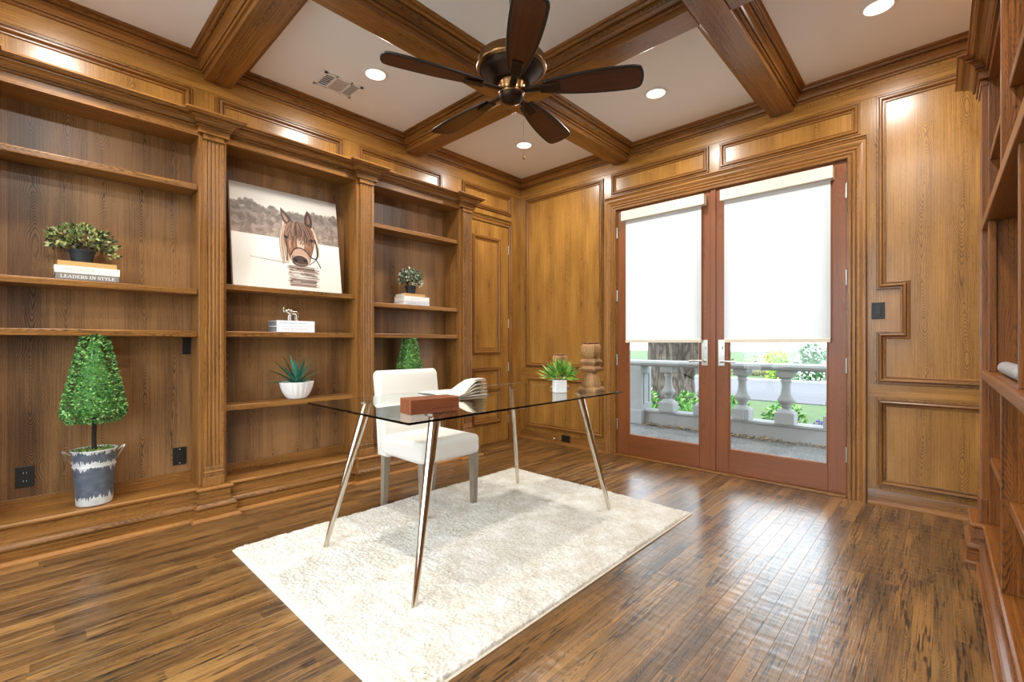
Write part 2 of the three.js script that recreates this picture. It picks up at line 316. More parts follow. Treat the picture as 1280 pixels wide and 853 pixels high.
// casing of the double doors
const casing = struct('trim_1', 'fluted oak casing round the double doors');
{
  const jp = [[0, 0], [0, 0.02], [0.006, 0.026], [0.02, 0.026], [0.026, 0.018], [0.034, 0.026], [0.044, 0.026], [0.05, 0.018], [0.058, 0.026], [0.07, 0.028], [0.078, 0.034], [0.09, 0.04], [0.105, 0.04], [0.11, 0.034], [0.11, 0]];
  mk('casing_moulding', sweep([[3.18, 0], [3.18, 2.45], [1.295, 2.45], [1.295, 0]], false, jp.map(([a, b]) => [-a, b]), (p, q, b) => [p, q, b]), M.trim, casing, true);
  B('threshold', [1.30, 3.175, 0, 0.018, -0.1, 0.03], M.trim, casing, 0.004, 0);
  mk('head_cap', sweep([[1.185, 0], [3.29, 0]], false, [[0, 2.555], [0, 2.585], [0.06, 2.585], [0.06, 2.575], [0.05, 2.568], [0.045, 2.558], [0.04, 2.555]].map(([a, b]) => [a, b]), (p, q, y) => [p, y, q]), M.trim, casing, true);
}
// glazed double doors
function glazedDoor(name, label, x0, x1, gx0, gx1, plateX, leverDir, hingeX) {
  const d = struct(name, label, [x0, 0, 0]);
  const za = -0.05, zb = -0.004, y0 = 0.02, y1 = 2.45, gy0 = 0.215, gy1 = 2.3;
  B('stile', [x0, gx0, y0, y1, za, zb], M.mahog, d, 0.003, 1); B('stile', [gx1, x1, y0, y1, za, zb], M.mahog, d, 0.003, 1);
  B('rail', [gx0, gx1, y0, gy0, za, zb], M.mahog, d, 0.003, 0); B('rail', [gx0, gx1, gy1, y1, za, zb], M.mahog, d, 0.003, 0);
  mk('glazing_bead', sweep(rect(gx0, gx1, gy0, gy1), true, [[0, 0], [0, 0.012], [0.004, 0.014], [0.01, 0.006], [0.012, 0]], (p, q, b) => [p, q, b - 0.018]), M.mahog, d, true);
  const g = new THREE.PlaneGeometry(gx1 - gx0, gy1 - gy0); g.translate((gx0 + gx1) / 2, (gy0 + gy1) / 2, -0.026); mk('pane', g, M.paneGlass, d, true);
  const pl = B('handle_plate', [plateX - 0.028, plateX + 0.028, 0.925, 1.15, zb, 0.004], M.nickel, d, 0.003);
  const lever = new THREE.Group(); 
  const lg = mergeGeometries([flat(capsuleBetween([plateX, 0.965, 0.004], [plateX, 0.965, 0.05], 0.011, 0.011)), flat(tube([[plateX, 0.965, 0.048], [plateX + leverDir * 0.05, 0.966, 0.052], [plateX + leverDir * 0.12, 0.962, 0.046]], 0.009, 12)), flat(capsuleBetween([plateX, 1.085, 0.0], [plateX, 1.085, 0.02], 0.016, 0.014))]);
  mk('lever', lg, M.nickel, pl, false);
  for (const y of [2.225, 1.597, 0.957, 0.311]) mk('hinge', capsuleBetween([hingeX, y - 0.055, 0.004], [hingeX, y + 0.055, 0.004], 0.008, 0.008, 10), M.nickel, d, true);
  return d;
}
glazedDoor('door_1', 'red-brown glazed door leaf next to the corner panel', 1.303, 2.236, 1.42, 2.116, 2.163, -1, 1.302);
glazedDoor('door_2', 'red-brown glazed door leaf next to the light switch', 2.239, 3.172, 2.362, 3.06, 2.305, 1, 3.173);
B('astragal', [2.216, 2.259, 0.02, 2.45, -0.004, 0.008], M.mahog, scene.getObjectByName('door_1'), 0.003);
// panelled door in the left wall
{
  const d = struct('door_3', 'tall oak door with two raised panels beside the bookcase', [0, 0, 0.5]);
  B('door_leaf', [0, 0.012, 0.008, 2.45, 0.24, 0.93], M.panel, d, 0.002, 1);
  for (const [a, b] of [[1.0, 2.30], [0.225, 0.85]]) {
    mk('panel_moulding', sweep(rect(-0.80, -0.375, a, b), true, mp.map(([p, q]) => [p * 0.9, q * 0.9]), (p, q, w) => [0.012 + w, q, -p]), M.trim, d, true);
    B('raised_panel', [0.012, 0.017, a + 0.07, b - 0.07, 0.445, 0.73], M.panel, d, 0.004, 1);
  }
  for (const y of [2.2, 1.35, 0.85, 0.25]) mk('hinge', capsuleBetween([0.016, y - 0.05, 0.236], [0.016, y + 0.05, 0.236], 0.007, 0.007, 10), M.nickel, d, true);
  B('strike_plate', [0.012, 0.02, 0.95, 1.02, 0.80, 0.83], M.nickel, d);
  const t = struct('trim_2', 'oak casing of the panelled door', [0, 0, 0.5]);
  mk('casing_moulding', sweep([[-0.235, 0], [-0.235, 2.455], [-0.96, 2.455]], false, [[0, 0], [0, 0.02], [-0.008, 0.024], [-0.03, 0.022], [-0.04, 0.03], [-0.055, 0.03], [-0.06, 0]], (p, q, b) => [b, q, -p]), M.trim, t, true);
  mk('head_cap', sweep([[-0.17, 0], [-0.96, 0]], false, [[0, 2.515], [0, 2.545], [-0.055, 2.545], [-0.055, 2.535], [-0.04, 2.525], [-0.03, 2.515]], (p, q, y) => [-q, y, -p]), M.trim, t, true);
}

// ---------------------------------------------------------------- bookcases
const cornProfile = [[-0.02, 0], [0, 0], [0, 0.036], [0.01, 0.036], [0.013, 0.04], [0.01, 0.045], [0.004, 0.047], [0.004, 0.052], [0.014, 0.052], [0.018, 0.062], [0.028, 0.073], [0.042, 0.08], [0.048, 0.081], [0.048, 0.087], [0.04, 0.089], [0.04, 0.093], [0.058, 0.093], [0.066, 0.097], [0.072, 0.105], [0.08, 0.106], [0.08, 0.116], [-0.02, 0.116]];
const baseProfile = [[0, 0], [0.042, 0], [0.042, 0.01], [0.036, 0.018], [0.028, 0.02], [0.028, 0.07], [0.022, 0.072], [0.022, 0.077], [0.03, 0.078], [0.031, 0.086], [0.026, 0.096], [0.015, 0.104], [0.012, 0.114], [0.012, 0.12], [0.005, 0.121], [0.0, 0.126], [0.0, 0.178], [0.012, 0.183], [0.017, 0.19], [0.016, 0.198], [0.01, 0.205], [-0.02, 0.205]];
function fluted(z0, z1, y0, y1, xf, depth, flip) {   // a pilaster shaft, section in (z, x), extruded upwards
  const n = 4, w = z1 - z0, m = 0.012, fw = (w - 2 * m) / n, s = new THREE.Shape();
  s.moveTo(z0, 0); s.lineTo(z0, depth);
  for (let k = 0; k < n; k++) { const a = z0 + m + k * fw, r = fw * 0.36, c = a + fw / 2; s.lineTo(c - r, depth); for (let t = 1; t < 6; t++) { const an = Math.PI - Math.PI * t / 6; s.lineTo(c + r * Math.cos(an), depth - r * 0.9 * Math.sin(an)); } s.lineTo(c + r, depth); }
  s.lineTo(z1, depth); s.lineTo(z1, 0); s.closePath();
  const g = new THREE.ExtrudeGeometry(s, { depth: y1 - y0, bevelEnabled: false, steps: 1 });
  const p = g.attributes.position;                  // (z, x, y) -> (x, y, z)
  for (let i = 0; i < p.count; i++) { const z = p.getX(i), x = p.getY(i), y = p.getZ(i); p.setXYZ(i, xf + (flip ? -x : x), y0 + y, z); }
  g.computeVertexNormals(); return boxUV(g, 1);
}
const bcL = thing('built_in_bookcase', 'oak built-in bookcase with fluted pilasters behind the glass desk', 'bookcase', [0.12, 0, 2.8]);
{
  const pil = [[0.99, 1.15], [2.08, 2.238], [3.161, 3.313], [4.24, 4.4]], bays = [[1.15, 2.08], [2.238, 3.161], [3.313, 4.24]];
  const jog = (q0, q1, e) => { const path = [[pil[0][0] - e, 0.002], [pil[0][0] - e, q1]]; pil.forEach(([a, b], i) => { if (i) path.push([a - e, q0], [a - e, q1]); path.push([b + e, q1], [b + e, q0]); }); path.push([4.698, q0]); return path; };
  mk('cornice', sweep(jog(0.222, 0.266, 0.01), false, cornProfile, (p, q, b) => [Math.max(0.002, q), 2.455 + b, p], false), M.trim, bcL, true);
  mk('base', sweep(jog(0.235, 0.285, 0.008), false, baseProfile, (p, q, b) => [Math.max(0.002, q), b, p], false), M.trim, bcL, true);
  mk('shoe_moulding', sweep(jog(0.235, 0.285, 0.008), false, [[0.028, 0], [0.052, 0], [0.052, 0.008], [0.047, 0.017], [0.04, 0.022], [0.028, 0.024]], (p, q, b) => [Math.max(0.002, q), b, p], false), M.shoe, bcL, true);
  B('top_panel', [0.004, 0.225, 2.44, 2.4555, 1.0, 4.698], M.trim, bcL, 0, 2);
  B('cornice_top', [0.004, 0.296, 2.556, 2.5705, 0.95, 4.698], M.trim, bcL, 0, 2);
  B('bottom_panel', [0.004, 0.243, 0.19, 0.2048, 1.0, 4.698], M.trim, bcL, 0, 2);
  for (const [a, b] of pil) { B('cornice_top', [0.29, 0.33, 2.556, 2.5702, a - 0.06, b + 0.06], M.trim, bcL, 0, 2); B('pilaster_base_top', [0.24, 0.29, 0.19, 0.2046, a, b], M.trim, bcL, 0, 2); }
  for (const [a, b] of pil) {
    const p = B('pilaster', [0.004, 0.228, 0.204, 2.456, a, b], M.trim, bcL, 0.003, 1);
    mk('fluted_shaft', fluted(a + 0.022, b - 0.022, 0.325, 2.425, 0.227, 0.026), M.trim, p, false);
    mk('plinth_block', boxGeo(0.227, 0.258, 0.204, 0.262, a + 0.016, b - 0.016, 0.004), M.trim, p, false);
    mk('plinth_block', boxGeo(0.227, 0.254, 0.262, 0.325, a + 0.02, b - 0.02, 0.004), M.trim, p, false);
    mk('plinth_bead', boxGeo(0.227, 0.258, 0.285, 0.297, a + 0.017, b - 0.017, 0.005, 2), M.trim, p, false);
    mk('capital', boxGeo(0.227, 0.256, 2.425, 2.456, a + 0.018, b - 0.018, 0.004), M.trim, p, false);
    mk('capital_bead', boxGeo(0.227, 0.262, 2.418, 2.428, a + 0.014, b - 0.014, 0.004, 2), M.trim, p, false);
  }
  const shelves = [[2.136, 1.466, 1.203], [1.515, 1.2, 0.703], [2.136, 1.468, 1.197]];
  bays.forEach(([a, b], i) => {
    B('back_panel', [0.002, 0.008, 0.2, 2.45, a, b], M.back, bcL, 0, 1);
    B('back_rail', [0.008, 0.018, 0.2045, 0.272, a, b], M.trim, bcL, 0.002, 2);
    shelves[i].forEach((y) => B('shelf', [0.009, 0.2, y - 0.038, y, a + 0.001, b - 0.001], M.trim, bcL, 0.006, 2));
  });
  B('back_panel', [0.002, 0.008, 0.2, 2.45, 4.4, 4.69], M.back, bcL, 0, 1);
}
const bcR = thing('built_in_bookcase', 'red-brown oak built-in with a deep counter beside the right end wall panel', 'bookcase', [3.95, 0, 2.6]);
{
  const X0 = W - 0.002, xf = 3.845, mir = (p, q, b) => [Math.min(X0, W - q), b, p];
  const path = (q0, q1) => [[0.5, 0.002], [0.5, q1], [0.77, q1], [0.77, q0], [4.698, q0]];
  mk('cornice', sweep(path(0.235, 0.27), false, cornProfile, (p, q, b) => mir(p, q, 2.455 + b), false), M.trimRedShade, bcR, true);
  mk('base', sweep(path(0.24, 0.285), false, baseProfile, mir, false), M.trimRedShade, bcR, true);
  B('back_panel', [4.068, 4.076, 0.2, 2.455, 0.55, 4.69], M.back, bcR, 0, 1);
  B('cornice_top', [3.78, X0, 2.556, 2.5705, 0.46, 4.69], M.trimRedShade, bcR, 0, 2);
  B('pilaster_base_top', [3.79, 3.85, 0.19, 0.2046, 0.5, 0.77], M.trimRedShade, bcR, 0, 2);
  B('top_panel', [xf, X0, 2.44, 2.456, 0.52, 4.69], M.trimRedShade, bcR, 0, 2);
  B('bottom_panel', [xf - 0.012, X0, 0.19, 0.2045, 0.52, 4.69], M.trimRedShade, bcR, 0, 2);
  const p = B('pilaster', [xf, X0, 0.204, 2.456, 0.52, 0.75], M.trimRedShade, bcR, 0.003, 1);
  mk('fluted_shaft', fluted(0.55, 0.735, 0.325, 2.425, xf, 0.022, true), M.trimRedShade, p, false);
  mk('plinth_block', boxGeo(xf - 0.03, xf, 0.204, 0.325, 0.535, 0.745, 0.004), M.trimRedShade, p, false);
  mk('capital', boxGeo(xf - 0.028, xf, 2.425, 2.456, 0.54, 0.742, 0.004), M.trimRedShade, p, false);
  B('counter', [3.815, X0, 0.94, 0.985, 0.75, 4.69], M.trimRedShade, bcR, 0.008, 2);
  B('counter', [3.82, X0, 1.69, 1.735, 0.75, 4.69], M.trimRedShade, bcR, 0.004, 2).name = 'shelf';
  for (const z of [1.6, 3.3]) for (const [a, b] of [[0.2045, 0.94], [1.735, 2.44]]) B('divider', [3.83, X0, a, b, z, z + 0.035], M.trimRedShade, bcR, 0.003, 1);
  for (const z of [0.97, 2.1, 3.3]) B('stile', [3.832, 3.86, 0.985, 1.69, z, z + 0.03], M.trimRedShade, bcR, 0.003, 1);
  B('alcove_side', [3.86, X0, 0.985, 1.69, 0.955, 0.985], M.trimRedShade, bcR, 0, 1);
  B('alcove_side', [3.862, X0, 0.985, 1.69, 2.105, 2.13], M.trimRedShade, bcR, 0, 1);
  B('stile', [3.842, 3.85, 0.985, 1.69, 0.75, 0.97], M.trimRedShade, bcR, 0, 1);
  for (const [z0, z1] of [[0.752, 1.598], [1.637, 3.298], [3.337, 4.69]]) for (const y of [0.545, 2.075]) B('shelf', [3.85, 4.067, y - 0.035, y, z0, z1], M.trimRedShade, bcR, 0.005, 2);
}

// ---------------------------------------------------------------- ceiling fixtures
for (const [x, z, label] of [[0.72, 2.355, 'round recessed ceiling light beside the air vent'], [0.72, 0.755, 'round recessed ceiling light in the coffer above the panelled door'], [2.07, 0.747, 'round recessed ceiling light in the coffer above the left shade'], [3.41, 0.73, 'round recessed ceiling light in the coffer nearest the right bookcase cornice'], [3.41, 2.355, 'round recessed ceiling light over the middle of the red-brown bookcase'], [0.72, 3.93, 'round recessed ceiling light in the rear coffer over the long bookcase'], [2.05, 3.93, 'round recessed ceiling light in the rear coffer before the unseen window'], [3.41, 3.93, 'round recessed ceiling light in the rear coffer over the red-brown bookcase']]) {
  const t = thing('recessed_light', label, 'ceiling light', [x, H - 0.012, z], 0, 'recessed ceiling lights');
  mk('trim_ring', lathe([[0.068, 0.012], [0.068, 0.004], [0.072, 0], [0.082, 0.002], [0.088, 0.012]], 40), M.white, t);
  const lens = mk('light_lens', (() => { const g = new THREE.CylinderGeometry(0.068, 0.068, 0.006, 40); g.translate(0, 0.008, 0); return g; })(), std({ color: 0xffffff, emissive: 0xfff3df, emissiveIntensity: 2.2, roughness: 0.6 }), t);
  const a = new THREE.RectAreaLight(0xfbf8f1, LAMP_RADIANCE, 0.11, 0.11); a.position.set(0, -0.004, 0); a.rotation.x = -Math.PI / 2; t.add(a); a.name = 'lamp_light';
}
{
  const t = thing('ceiling_vent', 'white slatted air vent on the ceiling beside a recessed light', 'air vent', [0.39, H, 2.47]);
  const y0 = -0.008, fr = [];
  const hx = 0.105, hz = 0.145;
  for (const d of [[-hx, hx, y0, 0, -hz, -hz + 0.02], [-hx, hx, y0, 0, hz - 0.02, hz], [-hx, -hx + 0.02, y0, 0, -hz, hz], [hx - 0.02, hx, y0, 0, -hz, hz], [-hx, hx, y0, 0, -0.062, -0.05], [-hx, hx, y0, 0, 0.05, 0.062]]) fr.push(boxGeo(...d));
  mk('vent_frame', mergeGeometries(fr), M.white, t);
  mk('vent_duct', boxGeo(-hx + 0.012, hx - 0.012, -0.002, -0.0005, -hz + 0.012, hz - 0.012), M.black, t);
  for (let k = 0; k < 7; k++) { const g = new THREE.BoxGeometry(0.005, 0.006, 0.062); g.rotateZ(0.6); g.translate(-0.075 + k * 0.025, -0.005, 0.094); mk('slat', g, M.white, t); }
  for (let k = 0; k < 9; k++) { const g = new THREE.BoxGeometry(0.17, 0.006, 0.004); g.rotateX(0.7); g.translate(0, -0.005, -0.044 + k * 0.011); mk('slat', g, M.valance, t); }
  for (let k = 0; k < 9; k++) { const g = new THREE.BoxGeometry(0.009, 0.006, 0.062); g.rotateZ(-0.5); g.translate(-0.078 + k * 0.0195, -0.005, -0.094); mk('slat', g, M.valance, t); }
}
{
  const t = thing('ceiling_fan', 'dark bronze ceiling fan with five walnut blades under the beams', 'ceiling fan', [2.05, 2.36, 2.35]);
  mk('motor_housing', lathe([[0, 0.10], [0.085, 0.10], [0.1, 0.105], [0.115, 0.125], [0.13, 0.13], [0.135, 0.14], [0.15, 0.145], [0.155, 0.165], [0.165, 0.165]], 64), M.bronze, t);
  mk('housing_band', lathe([[0.165, 0.165], [0.178, 0.168], [0.182, 0.18], [0.17, 0.215], [0.172, 0.222], [0.165, 0.23], [0.14, 0.245], [0.06, 0.27], [0.03, 0.275], [0, 0.275]], 64), M.brass, t);
  mk('switch_housing', lathe([[0, 0], [0.02, 0], [0.022, 0.004], [0.04, 0.006], [0.055, 0.014], [0.062, 0.028], [0.064, 0.04]], 48), M.bronze, t);
  mk('switch_collar', lathe([[0.064, 0.04], [0.068, 0.042], [0.068, 0.052], [0.06, 0.056], [0.066, 0.075], [0.07, 0.1]], 48), M.brass, t);
  mk('downrod', cyl(0.0125, 0.0125, 0.42, 16).translate(0, 0.48, 0), M.bronze, t);
  mk('canopy', lathe([[0.02, 0.58], [0.05, 0.6], [0.07, 0.64], [0.075, 0.685], [0, 0.685]], 40), M.bronze, t);
  const outline = (k) => { const s = new THREE.Shape(); s.moveTo(0.165 + k, -0.04 + k); s.bezierCurveTo(0.3, -0.07 + k, 0.46, -0.083 + k, 0.6, -0.078 + k); s.bezierCurveTo(0.63, -0.076 + k, 0.645 - k, -0.07 + k, 0.65 - k, -0.05); s.bezierCurveTo(0.664 - k, -0.02, 0.664 - k, 0.02, 0.655 - k, 0.05); s.bezierCurveTo(0.65 - k, 0.068 - k, 0.635 - k, 0.074 - k, 0.61, 0.077 - k); s.bezierCurveTo(0.46, 0.085 - k, 0.3, 0.07 - k, 0.165 + k, 0.04 - k); s.closePath(); return s; };
  const ext = (s, d, bev) => { const g = new THREE.ExtrudeGeometry(s, { depth: d, bevelEnabled: bev > 0, bevelSize: bev, bevelThickness: bev, bevelSegments: 1, curveSegments: 10 }); g.rotateX(-Math.PI / 2); return g; };
  const gb = boxUV(ext(outline(0.002), 0.006, 0.002), 0, [0, 0]), gv = boxUV(ext(outline(0.013), 0.001, 0), 0, [0.06, 0.3]).translate(0, -0.0028, 0);
  const iron = mergeGeometries([boxGeo(0.06, 0.17, -0.008, 0.004, -0.018, 0.018, 0.004), boxGeo(0.15, 0.255, -0.012, -0.003, -0.028, 0.028, 0.004)]);
  for (const phi of [-115, 101, 29, -43, 173]) {     // angle from the camera's axis, to the right
    const yaw = (43.15 - phi) * Math.PI / 180;       // heading of the blade: forward is (-sin, -cos)
    const b = new THREE.Group(); b.name = 'blade'; t.add(b);
    b.position.y = 0.065; b.rotation.y = yaw + Math.PI / 2;
    const pitch = new THREE.Group(); pitch.rotation.x = -0.21;
    const body = mk('blade_body', gb, M.bladeEdge, b); body.rotation.x = -0.21;
    const ven = mk('blade_veneer', gv, M.blade, b); ven.rotation.x = -0.21;
    const ir = mk('blade_iron', iron, M.bronze, b); ir.rotation.x = -0.21;
  }
  const chain = []; for (let k = 0; k < 34; k++) { const s = new THREE.SphereGeometry(0.0022, 6, 4); s.translate(0, -k * 0.0085, 0); chain.push(s); }
  const c = mk('pull_chain', mergeGeometries(chain), M.brass, t); c.position.set(0.045, 0.02, -0.045);
  mk('chain_fob', lathe([[0, -0.022], [0.006, -0.018], [0.007, -0.008], [0.003, 0]], 12), M.brass, c).position.y = -0.29;
}
// ---------------------------------------------------------------- roller shades
for (const [label, v0, v1, f0, f1] of [['white roller shade on the glazed door next to the corner panel', 1.38, 2.181, 1.414, 2.147], ['white roller shade on the glazed door next to the light switch', 2.313, 3.1, 2.338, 3.082]]) {
  const t = thing('roller_shade', label, 'roller shade', [(v0 + v1) / 2, 1.12, 0.04], 0, 'roller shades on the double doors');
  B('valance', [v0, v1, 2.32, 2.412, 0.0, 0.07], M.valance, t, 0.004);
  const g = boxUV(new THREE.PlaneGeometry(f1 - f0, 1.2, 1, 1).translate((f0 + f1) / 2, 1.15 + 0.6, 0.035), 0); mk('shade_fabric', g, M.shade, t, true);
  B('hem_bar', [f0, f1, 1.125, 1.155, 0.028, 0.042], M.hem, t, 0.004);
}
// ---------------------------------------------------------------- plates
function plate(name, label, cat, at, turn, w, h, kind) {
  const t = thing(name, label, cat, at, turn);
  mk('cover_plate', new RoundedBoxGeometry(w, h, 0.008, 2, 0.003), M.blackPlate, t);
  if (kind === 'outlet') for (const s of [-1, 1]) {
    const o = mk('socket', new THREE.CylinderGeometry(0.017, 0.017, 0.006, 20).rotateX(Math.PI / 2).translate(0, s * 0.022, 0.004), M.black, t);
    for (const q of [-1, 1]) mk('slot', new THREE.BoxGeometry(0.003, 0.01, 0.002).translate(q * 0.006, s * 0.022, 0.0075), M.greyMetal, o);
  }
  if (kind === 'round') { mk('jack', new THREE.CylinderGeometry(0.012, 0.012, 0.008, 20).rotateX(Math.PI / 2).translate(0, 0, 0.005), M.black, t); for (const s of [-1, 1]) mk('screw', new THREE.CylinderGeometry(0.004, 0.004, 0.003, 10).rotateX(Math.PI / 2).translate(0, s * 0.045, 0.004), M.nickel, t); }
  if (kind === 'switch') mk('rocker', new RoundedBoxGeometry(0.034, 0.066, 0.008, 2, 0.002).translate(0, 0, 0.004), M.black, t);
  return t;
}
plate('wall_outlet', 'black double outlet on the bookcase back beside the tall topiary', 'outlet', [0.012, 0.387, 4.071], Math.PI / 2, 0.072, 0.115, 'outlet');
plate('cable_jack_plate', 'black jack plate low on the bookcase back by the pilaster', 'wall plate', [0.012, 0.376, 3.374], Math.PI / 2, 0.074, 0.115, 'round');
plate('wall_switch', 'black plate high on the bookcase back under the shelf', 'switch', [0.012, 1.1, 3.325], Math.PI / 2, 0.07, 0.11, 'plain');
plate('wall_switch', 'black rocker switch in the notched panel moulding', 'switch', [3.352, 1.346, 0.005], 0, 0.072, 0.115, 'switch');
plate('wall_outlet', 'black outlet low on the wall behind the desk leg', 'outlet', [0.675, 0.075, 0.018], Math.PI, 0.115, 0.07, 'plain').rotation.y = 0;

{
  const t = thing('door_stop', 'small metal door stop on the baseboard beside the low outlet', 'door stop', [0.56, 0.07, 0.014]);
  mk('spring', cyl(0.006, 0.005, 0.055, 12).rotateX(Math.PI / 2).translate(0, 0, 0.03), M.nickel, t); mk('tip', new THREE.SphereGeometry(0.009, 14, 10).translate(0, 0, 0.062), M.white, t);
}
// ---------------------------------------------------------------- rug
{
  const x0 = 0.9, x1 = 2.482, z0 = 1.1, z1 = 3.305, t = thing('rug', 'cream shag rug under the glass desk', 'rug', [(x0 + x1) / 2, 0, (z0 + z1) / 2]);
  const nx = 310, nz = 430, g = new THREE.PlaneGeometry(x1 - x0, z1 - z0, nx, nz); g.rotateX(-Math.PI / 2);
  const p = g.attributes.position;
  for (let i = 0; i < p.count; i++) {
    const ix = i % (nx + 1), iz = Math.floor(i / (nx + 1)), e = Math.min(ix, nx - ix, iz, nz - iz);
    const h = 0.009 + 0.009 * hash(ix, iz, 4) + 0.006 * vn(ix / 9, iz / 5, 999, 999, 5) + 0.004 * vn(ix / 40, iz / 22, 999, 999, 6);
    p.setXYZ(i, p.getX(i) + (hash(ix, iz, 7) - 0.5) * 0.006, e === 0 ? 0.002 : h * Math.min(1, 0.55 + e * 0.2), p.getZ(i) + (hash(ix, iz, 8) - 0.5) * 0.006);
  }
  g.computeVertexNormals(); boxless(g);
  function boxless(gg) { const uv = gg.attributes.uv, q = gg.attributes.position; for (let i = 0; i < q.count; i++) uv.setXY(i, q.getX(i), q.getZ(i)); }
  const pile = mk('pile', g, M.wool, t); pile.userData.kind = 'stuff';
  mk('binding', sweep(rect(x0 - (x0 + x1) / 2, x1 - (x0 + x1) / 2, z0 - (z0 + z1) / 2, z1 - (z0 + z1) / 2), true, [[-0.004, 0], [-0.005, 0.004], [-0.001, 0.008], [0.004, 0.006], [0.004, 0]], (a, b, y) => [a, y, b]), M.rugEdge, t);
}
// ---------------------------------------------------------------- desk
const DT = 0.80;
{
  const t = thing('glass_desk', 'glass-topped desk on four splayed chrome legs', 'desk', [1.655, 0, 2.19]);
  const hx = 0.475, hz = 0.84, r = 0.012, s = new THREE.Shape();
  s.moveTo(-hx + r, -hz); s.lineTo(hx - r, -hz); s.quadraticCurveTo(hx, -hz, hx, -hz + r); s.lineTo(hx, hz - r); s.quadraticCurveTo(hx, hz, hx - r, hz); s.lineTo(-hx + r, hz); s.quadraticCurveTo(-hx, hz, -hx, hz - r); s.lineTo(-hx, -hz + r); s.quadraticCurveTo(-hx, -hz, -hx + r, -hz);
  const g = new THREE.ExtrudeGeometry(s, { depth: 0.007, bevelEnabled: true, bevelSize: 0.0015, bevelThickness: 0.0015, bevelSegments: 1, curveSegments: 6 }); g.rotateX(Math.PI / 2); g.translate(0, DT - 0.0015, 0);
  mk('glass_top', g, M.deskGlass, t);
  for (const sx of [-1, 1]) for (const sz of [-1, 1]) {
    const top = [sx * 0.305, DT - 0.0105 - 0.012, sz * 0.585], foot = [sx * 0.412, 0.014, sz * 0.772];
    const leg = mk('leg', capsuleBetween(foot, top, 0.0125, 0.026, 28), M.chrome, t);
    mk('mounting_disc', cyl(0.045, 0.045, 0.011, 32).translate(top[0], DT - 0.0165, top[2]), M.chrome, leg);
  }
}
// ---------------------------------------------------------------- chair
{
  const t = thing('dining_chair', 'cream upholstered chair with grey wood legs behind the glass desk', 'chair', [1.09, 0, 2.16]);
  const cush = (w, h, d, r) => new RoundedBoxGeometry(w, h, d, 5, r);
  // seat (x forward)
  const sg = cush(0.50, 0.135, 0.49, 0.035), p = sg.attributes.position;
  for (let i = 0; i < p.count; i++) if (p.getY(i) > 0.02) { const u = p.getX(i) / 0.25, v = p.getZ(i) / 0.245; p.setY(i, p.getY(i) + 0.028 * (1 - u * u) * (1 - v * v)); }
  sg.computeVertexNormals(); mk('seat', boxUV(sg, 0), M.linen, t).position.set(0.01, 0.425, 0);
  const bs = new THREE.Shape();  // side outline of the backrest in (x, y)
  bs.moveTo(-0.175, 0.36); bs.quadraticCurveTo(-0.2, 0.62, -0.245, 0.9); bs.quadraticCurveTo(-0.25, 0.93, -0.275, 0.93); bs.quadraticCurveTo(-0.305, 0.93, -0.305, 0.9); bs.quadraticCurveTo(-0.27, 0.62, -0.262, 0.36); bs.closePath();
  const bg = new THREE.ExtrudeGeometry(bs, { depth: 0.46, bevelEnabled: true, bevelSize: 0.016, bevelThickness: 0.016, bevelSegments: 4, curveSegments: 16 }); bg.translate(0, 0, -0.23);
  const bp = bg.attributes.position;   // the top edge bows up a little and its corners are rounded
  for (let i = 0; i < bp.count; i++) { const z = bp.getZ(i) / 0.246, y = bp.getY(i); if (y > 0.7) bp.setY(i, y - 0.022 * (y - 0.7) / 0.23 * Math.pow(Math.abs(z), 4)); bp.setZ(i, bp.getZ(i) * (0.97 + 0.05 * (y - 0.36) / 0.57)); }
  mk('backrest', boxUV(toCreasedNormals(bg, 0.9), 1), M.linen, t);
  const leg = (x, z, tx, tz) => { const g = new THREE.BoxGeometry(0.05, 0.37, 0.05, 1, 1, 1), q = g.attributes.position; for (let i = 0; i < q.count; i++) if (q.getY(i) < 0) { q.setX(i, q.getX(i) * 0.66 + tx); q.setZ(i, q.getZ(i) * 0.66 + tz); } g.translate(x, 0.185, z); return boxUV(g, 1); };
  for (const s of [-1, 1]) { mk('leg', leg(0.225, s * 0.21, 0, 0), M.greyWood, t); mk('leg', leg(-0.215, s * 0.205, -0.025, 0), M.greyWood, t); }
}

// ---------------------------------------------------------------- books
function label(text, w, h, fg, bg, font, spacing = 0, y = 0.5, lines) {
  const c = document.createElement('canvas'); c.width = 1024; c.height = Math.max(32, Math.round(1024 * h / w)); const x = c.getContext('2d');
  x.fillStyle = bg; x.fillRect(0, 0, c.width, c.height); x.fillStyle = fg; x.textBaseline = 'middle';
  for (const [s, cx, cy, f] of lines ?? [[text, 0.5, y, font]]) { x.font = f; x.textAlign = 'center'; x.fillText(s, cx * c.width, cy * c.height); }
  const t = new THREE.CanvasTexture(c); t.colorSpace = THREE.SRGBColorSpace; return std({ map: t, roughness: 0.7 });
}
// a closed book lying flat: x = depth from the spine, spine faces +x, length along z
function book(name, lab, pos, len, thick, depth, cover, spineMat, turn = 0, group, pageMat = M.pages) {
  const t = thing(name, lab, 'book', pos, turn, group);
  const k = 0.003, d0 = -depth, hl = len / 2;
  mk('cover_board', boxGeo(d0, 0, 0, k, -hl, hl, 0.0008), cover, t); mk('cover_board', boxGeo(d0, 0, thick - k, thick, -hl, hl, 0.0008), cover, t);
  mk('pages', boxGeo(d0 + 0.004, -0.004, k, thick - k, -hl + 0.004, hl - 0.004), pageMat, t);
  const sp = mk('spine', boxGeo(-0.003, 0.0015, 0, thick, -hl, hl, 0.0012), cover, t);
  if (spineMat) { const g = new THREE.PlaneGeometry(len * 0.985, thick * 0.9); g.rotateY(Math.PI / 2); g.translate(0.0019, thick / 2, 0); mk('spine_print', g, spineMat, sp); }
  return t;
}
